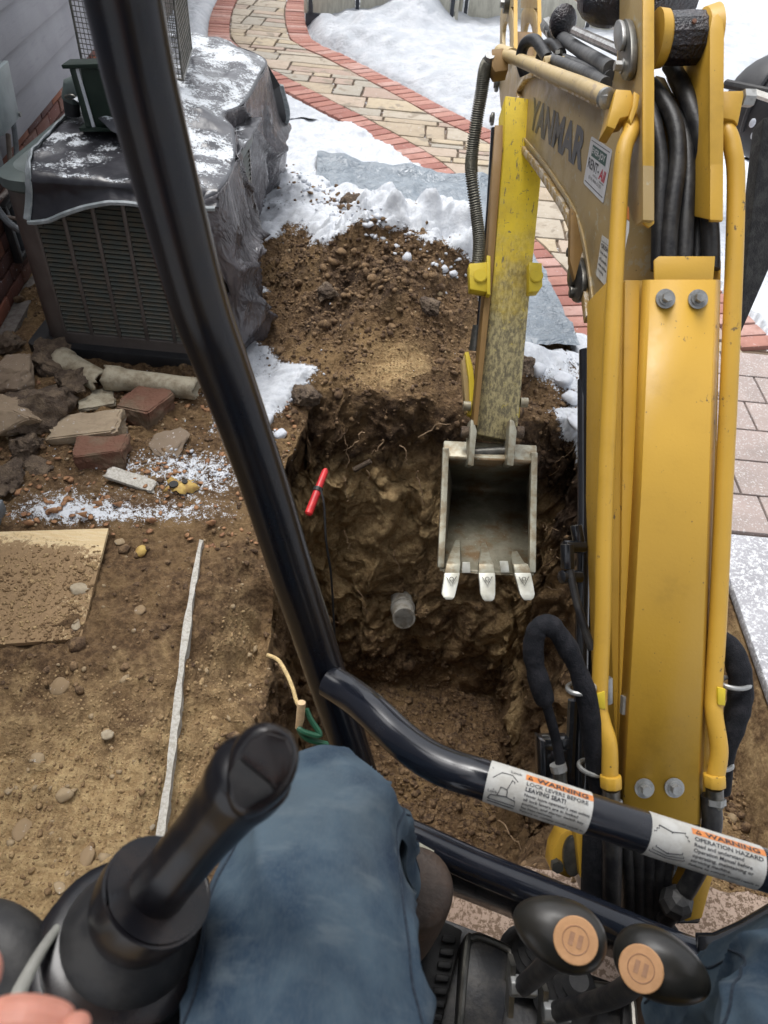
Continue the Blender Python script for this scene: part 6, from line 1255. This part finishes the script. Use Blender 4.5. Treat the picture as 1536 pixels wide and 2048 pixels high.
# travel levers
for k, (kc, disc, base_, lab) in enumerate([((1118, 1864, .80), (1150, 1880), (1046, 1972, 1.10), 'left'), ((1322, 1932, .80), (1283, 1937), (1112, 2024, 1.08), 'right')]):
    c_ = D(*kc); ang = math.radians(-24 if k == 0 else -26); ex_ = RM @ Vector((math.cos(ang), math.sin(ang), 0)); ey_ = RM @ Vector((-math.sin(ang), math.cos(ang), 0)); vw = (CAM-c_).normalized(); ex_ = (ex_-vw*ex_.dot(vw)).normalized(); ey_ = vw.cross(ex_); Rk = Matrix((ex_, ey_, vw)).transposed()
    lev = build(MB().tube(DS([(kc[0]+(10 if k == 0 else -40), kc[1]+20, .83), ((kc[0]+base_[0])/2+10, (kc[1]+base_[1])/2+14, .95), base_]), .0145 if k else .0145, 14), 'travel_lever', 'floor_metal')
    mbk = MB(); vs = []; fs = []; nn, mm = 36, 24
    for i in range(mm+1):
        th = math.pi*i/mm
        for j in range(nn):
            a = 2*math.pi*j/nn; x_, y_, z_ = math.cos(th), math.sin(th)*math.cos(a), math.sin(th)*math.sin(a)
            tp_ = 1-.16*x_*(1 if k == 0 else -1)*-1
            vs.append(c_+ex_*(x_*.0515)+ey_*(y_*.0355*tp_)+vw*(z_*.027))
    for i in range(mm):
        for j in range(nn): fs.append((i*nn+j, i*nn+(j+1) % nn, (i+1)*nn+(j+1) % nn, (i+1)*nn+j))
    kn = build(mbk.add(vs, fs), 'lever_knob', 'knob', lev); kn['label'] = 'oval black knob with orange tan disc'
    dc = D(disc[0], disc[1], .80); dc = c_+ex_*((dc-c_).dot(ex_))+ey_*((dc-c_).dot(ey_)); dd = build(MB().tube([dc+vw*.008, dc+vw*.0278, dc+vw*.0286], [.0232, .0232, .0222], 32), 'knob_disc', 'knob_disc', kn)
    build(MB().tube([tuple(dc+vw*.0288+(ex_*math.cos(a)+ey_*math.sin(a))*.0135) for a in np.linspace(0, 6.283, 30)], .0006, 5), 'disc_ring', 'knob_icon', kn)
    for sx_ in (-.0045, .0045): build(MB().box(dc+vw*.0288+ex_*sx_, (.005, .013, .0008), Rk), 'disc_icon', 'knob_icon', kn)
    bb = D(*base_); build(MB().cyl(bb-S*.02, bb+S*.02, .016, 6), 'lever_bolt', 'zinc', lev, bevel=.002); build(MB().prism([bb-S*.02+U*.03, bb-S*.02-U*.05, bb-S*.012-U*.05, bb-S*.012+U*.03], N*.03), 'lever_bracket', 'steel_dark', lev)
# joystick
base_ = D(300, 1800, .60); head = D(522, 1545, .50); ax = (head-base_).normalized()
js = build(MB().tube(DS([(262, 1838, .615), (300, 1795, .60), (340, 1745, .58), (400, 1672, .555), (450, 1612, .535), (490, 1562, .518), (520, 1532, .51)], 5), [.040]*3+[.036]*1+[.030]*2+[.0245]*4+[.0225]*10+[.0235]*5+[.026]*6, 28), 'joystick_stem', 'grip') if False else None
cl = DS([(278, 1826, .610), (314, 1782, .594), (360, 1725, .575), (410, 1664, .553), (455, 1608, .533), (492, 1562, .518), (522, 1524, .507)], 6); L_ = len(cl)
rads = [np.interp(i/(L_-1), [0, .12, .25, .5, .7, .82, .93, 1], [.030, .0255, .0235, .0235, .0262, .0300, .0300, .020]) for i in range(L_)]
js = build(MB().tube([tuple(v) for v in cl], rads, 32, ell=1.0), 'joystick', 'grip')
hc = D(530, 1512, .487)
# faceted head pad facing the operator
ey_ = (RM @ Vector((0, 1, 0))); ex_ = (RM @ Vector((1, 0, 0)))
hd = MB(); out = []
sh_ = [(452, 1560), (462, 1500), (492, 1458), (535, 1444), (580, 1462), (598, 1504), (588, 1558), (556, 1604), (506, 1636), (470, 1630), (452, 1600)]
sh2 = [tuple(v) for v in spl(sh_+[sh_[0]], 3)][:-1]
ringa = [D(x, y, .512) for x, y in sh2]; cxm, cym = 524, 1540; ringb = [D(cxm+(x-cxm)*1.0, cym+(y-cym)*1.0, .492) for x, y in sh2]; ringc = [D(cxm+(x-cxm)*.93, cym+(y-cym)*.93, .482) for x, y in sh2]; ringd = [D(cxm+(x-cxm)*.80, cym+(y-cym)*.80, .479) for x, y in sh2]; ring0 = [D(cxm+(x-cxm)*.75, cym+(y-cym)*.75+10, .530) for x, y in sh2]
build(loft([ring0, ringa, ringb, ringc, ringd]), 'grip_head', 'grip', js, angle=60)
tri = [(456, 1552), (466, 1604), (486, 1622), (548, 1586), (540, 1570), (476, 1518)]; build(MB().prism([D(x, y, .476) for x, y in tri], N*.006), 'thumb_pad', 'rubber', js, bevel=.002)
tri = [(478, 1514), (500, 1480), (534, 1466), (572, 1478), (584, 1508), (576, 1550), (552, 1580), (542, 1566)]; build(MB().prism([D(x, y, .4765) for x, y in tri], N*.006), 'thumb_pad', 'grip', js, bevel=.002)
# collar and bellows
axd = (cl[4]-cl[0]).normalized()
cc_ = cl[0]+axd*.012
build(MB().tube([tuple(cc_+axd*d_) for d_ in (.004, .016, .026, .030, .028, .010, -.010, -.020)], [.024, .029, .037, .043, .0460, .0460, .043, .040], 36, cap=False), 'collar', 'grip', js)
bpts = [(282, 1830, .615), (262, 1870, .635), (235, 1930, .665), (205, 2000, .70), (175, 2090, .74), (150, 2190, .78)]
bc = DS(bpts, 12); br = []
for i in range(len(bc)):
    t_ = i/(len(bc)-1); base_r = np.interp(t_, [0, .1, .25, .45, 1], [.042, .052, .062, .072, .098]); br.append(base_r+(.013*(1-((i*.17) % 1.0))-.006 if t_ > .22 else 0))
bel = build(MB().tube([tuple(v) for v in bc], br, 32), 'bellows', 'rubber', js)
for i in range(14, len(bc)-3, 6):
    tb_ = (bc[i+1]-bc[i-1]).normalized(); rb_ = float(np.interp(i/(len(bc)-1), [0, .1, .25, .45, 1], [.042, .052, .062, .072, .098]))
    build(MB().tube([bc[i]-tb_*.010, bc[i]-tb_*.003, bc[i]+tb_*.003, bc[i]+tb_*.012], [rb_-.004, rb_+.011, rb_+.011, rb_-.004], 32), 'bellows_rib', 'grip', bel, bevel=.001)
# console under the left arm
cons = build(MB().prism([D(120, 2140, .74), D(470, 2200, .74), D(440, 2500, .80), D(20, 2400, .80)], N*.08), 'side_console', 'black_matte', bevel=.01)
build(MB().tube(DS([(175, 1770, .66), (130, 1835, .63), (90, 1890, .60), (58, 1945, .58), (30, 2005, .56), (8, 2080, .55), (-5, 2160, .55)]), [.0025+.0040*min(1, i/24) for i in range(37)], 12, ell=.6), 'console_trim', 'grey_trim', cons)
build(MB().tube(DS([(110, 2080, .62), (70, 1985, .63), (30, 1905, .64), (-30, 1870, .65), (-90, 1890, .66)]), .030, 18), 'arm_rest', 'rubber', cons)
# seat and canopy (mostly out of frame, they shade and reflect)
seat = build(MB().box((.08, -.33, .78), (.50, .46, .14)), 'seat', 'rubber', bevel=.03); build(MB().box((.08, -.58, 1.12), (.46, .12, .62)), 'seat_back', 'rubber', seat, bevel=.03)
roof = build(MB().box((.25, .12, 2.36), (1.1, 1.40, .06)), 'canopy_roof', 'black_matte', bevel=.02)
build(MB().box((.25, -.75, .62), (1.0, .55, .62)), 'rear_body', 'yellow', bevel=.05); build(MB().box((.25, -.2, .20), (.95, 1.0, .15)), 'house_frame', 'black_paint', bevel=.01)
for x in (-.18, .68): build(MB().tube([(x, -.62, .9), (x, -.6, 2.34)], .03, 14), 'rear_post', 'tube_black')
for x in (-.25, .75): build(MB().box((x, -.25, .12), (.2, 1.3, .22)), 'track', 'rubber', bevel=.06)

# ================================================================== OPERATOR
op = empty('person', (.02, -.3, .85), 'seated operator in worn blue jeans and brown boots, left hand near joystick', 'person')
def leg(pts, name, seed):
    """pts: (x, y, z, r_side, r_up); loft with cloth folds"""
    sp = spl(pts, 22); P_ = [Vector(p_[:3]) for p_ in sp]; n_ = 96; m_ = len(P_); X = np.zeros((m_, n_+1, 3))
    T0 = (P_[1]-P_[0]).normalized(); sidev = Vector((1, 0, 0)); 
    for i in range(m_):
        T = (P_[min(i+1, m_-1)]-P_[max(i-1, 0)]).normalized(); sv = (sidev-T*sidev.dot(T)).normalized(); uv = sv.cross(T)
        for k in range(n_+1):
            a = 2*math.pi*k/n_; c_, s_ = math.cos(a), math.sin(a); X[i, k] = P_[i]+sv*(c_*sp[i][3])+uv*(s_*sp[i][4])
    ii, kk = np.meshgrid(np.arange(m_), np.arange(n_+1), indexing='ij'); th = 2*math.pi*kk/n_; l = ii/m_
    cn = np.array([tuple(p_) for p_ in P_])[:, None, :]; dirn = X-cn; dirn /= np.linalg.norm(dirn, axis=-1)[..., None]+1e-9
    g1 = fbm(np.cos(th)*1.3+3*l*2.4, np.sin(th)*1.3+l*3.2, o=1, s=seed); f1 = (1-np.abs(g1))**4
    diag = np.sin(l*24+1.5*np.sin(th+.8)+1.6*fbm(np.cos(th)*1.2+l*3, np.sin(th)*1.2, o=1, s=seed+3)); f2 = np.clip(diag, 0, 1)**2*(.35+.65*smooth01(.5+vn(np.cos(th)*1.5+l*7, np.sin(th)*1.5, s=seed+5)))
    X += dirn*(.013*(f1-.4)+.0095*f2*smooth01(1.3-np.abs(l-.40)*2.4)+.0004*fbm(np.cos(th)*3+l*12, np.sin(th)*3+l*7, o=2, s=seed+7)+.010*np.clip(np.sin(th*2.2+l*26+1.2*fbm(l*5, th*.3, o=2, s=seed+9)), 0, 1)**3*smooth01(np.cos(th)*1.2+.25)*smooth01((l-.12)*6)*smooth01((.62-l)*8)+.004*np.clip(np.sin(l*62-th*1.1), 0, 1)**3*np.exp(-((l-.52)/.05)**2))[..., None]
    sd = np.abs(((th-0.35+math.pi) % (2*math.pi))-math.pi); X += dirn*(.0022*np.exp(-(sd/.02)**2))[..., None]
    o = grid_obj(name, X, MAT['denim'], op)
    for a_ in (24, 157):
        k_ = int(n_*a_/360); sm_ = [tuple(X[i_, k_]+dirn[i_, k_]*.0004) for i_ in range(6, m_-2, 3)]; MB().tube(sm_, .0016, 6).build('seam', MAT['denim_dark'], o)
    return o
# left leg: hip, thigh, knee, shin, ankle
kn = D(650, 1600, .84)
lj = leg([(-.010, -.36, .93, .125, .095), (-.015, -.20, .965, .118, .092), (-.022, -.03, .99, .112, .092), (-.028, .10, .985, .104, .090), (-.034, .20, .968, .100, .087), (-.034, .285, .940, .090, .080), (-.033, .335, .905, .079, .074), (-.026, .362, .850, .070, .070), (.004, .366, .80, .062, .066), (.028, .368, .73, .056, .060), (.050, .370, .66, .050, .054), (.066, .372, .60, .046, .050)], 'jeans_leg', 11)
rj = leg([(.18, -.34, .90, .105, .095), (.25, -.20, .92, .098, .090), (.33, -.03, .93, .092, .088), (.40, .08, .93, .085, .082), (.455, .15, .92, .080, .079), (.49, .20, .885, .075, .075), (.505, .225, .83, .070, .071), (.51, .235, .74, .066, .068), (.51, .24, .62, .063, .064), (.51, .24, .50, .062, .062)], 'jeans_leg', 23)
# boots
def boot(ax_, ay_, yaw, name):
    R_ = Matrix.Rotation(yaw, 3, 'Z'); o0 = Vector((ax_, ay_, .30))
    f = lambda x, y, z: o0+R_ @ Vector((x, y, z))
    rings = []
    for (y, z, rx, rz) in [(.015, .315, .052, .056), (.015, .30, .058, .060), (.005, .24, .055, .058), (0, .17, .050, .054), (.005, .11, .047, .060), (.03, .075, .045, .060)]:
        rings.append([f(rx*math.cos(a), y+rz*math.sin(a), z) for a in np.linspace(0, 2*math.pi, 25)[:-1]])
    rings.append([f(.047*math.cos(a), .07+.125*math.sin(a), .055+.012*math.sin(a)) for a in np.linspace(0, 2*math.pi, 25)[:-1]]); rings.append([f(.051*math.cos(a), .072+.14*math.sin(a), .02) for a in np.linspace(0, 2*math.pi, 25)[:-1]])
    o = loft(rings).build(name, MAT['boot'], op, angle=70); s_ = o.modifiers.new('ss', 'SUBSURF'); s_.levels = 1; s_.render_levels = 2
    loft([[f(.056*math.cos(a), .072+.148*math.sin(a), .0) for a in np.linspace(0, 2*math.pi, 33)[:-1]], [f(.057*math.cos(a), .072+.15*math.sin(a), .022) for a in np.linspace(0, 2*math.pi, 33)[:-1]]]).build('sole', MAT['rubber'], o, bevel=.003)
boot(.098, .358, -.15, 'boot'); boot(.52, .24, -.3, 'boot')
# body: one skinned surface from pelvis through torso and left arm to the hand with five fingers
J = {}; E = []
def jn(n_, p_, r_, par=None): J[n_] = (len(J), Vector(p_), r_); (E.append((J[par][0], J[n_][0])) if par else None)
jn('pelvis', (.08, -.36, .92), .13); jn('waist', (.08, -.42, 1.08), .125, 'pelvis'); jn('chest', (.08, -.44, 1.32), .15, 'waist'); jn('neck', (.08, -.42, 1.52), .055, 'chest')
jn('head', (.08, -.40, 1.66), .095, 'neck'); jn('lsho', (-.12, -.44, 1.42), .065, 'chest'); jn('lelb', (-.33, -.28, 1.20), .045, 'lsho'); jn('rsho', (.28, -.44, 1.42), .065, 'chest'); jn('relb', (.40, -.25, 1.25), .045, 'rsho'); jn('rwri', (.22, -.10, 1.52), .03, 'relb')
wr = D(-330, 2300, .36); jn('lwri', wr, .028, 'lelb')
pm = D(-190, 2190, .35); jn('palm', pm, .030, 'lwri'); 
pts_f = {'index': [(-90, 2090, .345, .0125), (20, 2035, .338, .0118), (95, 2040, .340, .0108), (150, 2058, .345, .0095)], 'middle': [(-100, 2150, .36, .013), (30, 2120, .36, .0118), (110, 2130, .365, .0105), (150, 2170, .37, .009)], 'ring': [(-120, 2220, .37, .0125), (10, 2200, .375, .0115), (70, 2230, .38, .010), (90, 2280, .38, .009)], 'little': [(-140, 2290, .38, .0115), (-30, 2290, .385, .010), (20, 2320, .39, .009), (30, 2350, .39, .008)], 'thumb': [(-150, 2060, .345, .014), (-90, 1980, .35, .012), (-30, 1938, .355, .0108), (8, 1930, .36, .0092)]}
for fn, seq in pts_f.items():
    pr = 'palm'
    for q, (x, y, d, r_) in enumerate(seq): jn(fn+str(q), D(x, y, d), r_, pr); pr = fn+str(q)
me = bpy.data.meshes.new('body'); me.from_pydata([v[1] for v in J.values()], E, []); me.materials.append(MAT['skin'])
bo = link('body', me, (0, 0, 0), op); sk = bo.modifiers.new('skin', 'SKIN'); me.skin_vertices.new() if not me.skin_vertices else None
for i, v in enumerate(J.values()): me.skin_vertices[0].data[i].radius = (v[2], v[2])
me.skin_vertices[0].data[0].use_root = True; sb = bo.modifiers.new('sub', 'SUBSURF'); sb.levels = 2; sb.render_levels = 2
MB().tube([(.08, -.36, .95), (.08, -.42, 1.08), (.08, -.44, 1.32), (.08, -.43, 1.46)], [.17, .165, .19, .12], 24).build('shirt', MAT['shirt'], op)
nl = D(152, 2050, .3375)
MB().ball(nl, (.0065, .0045, .0075), 12, 8, RM).build('fingernail', MAT['skin'], bo)
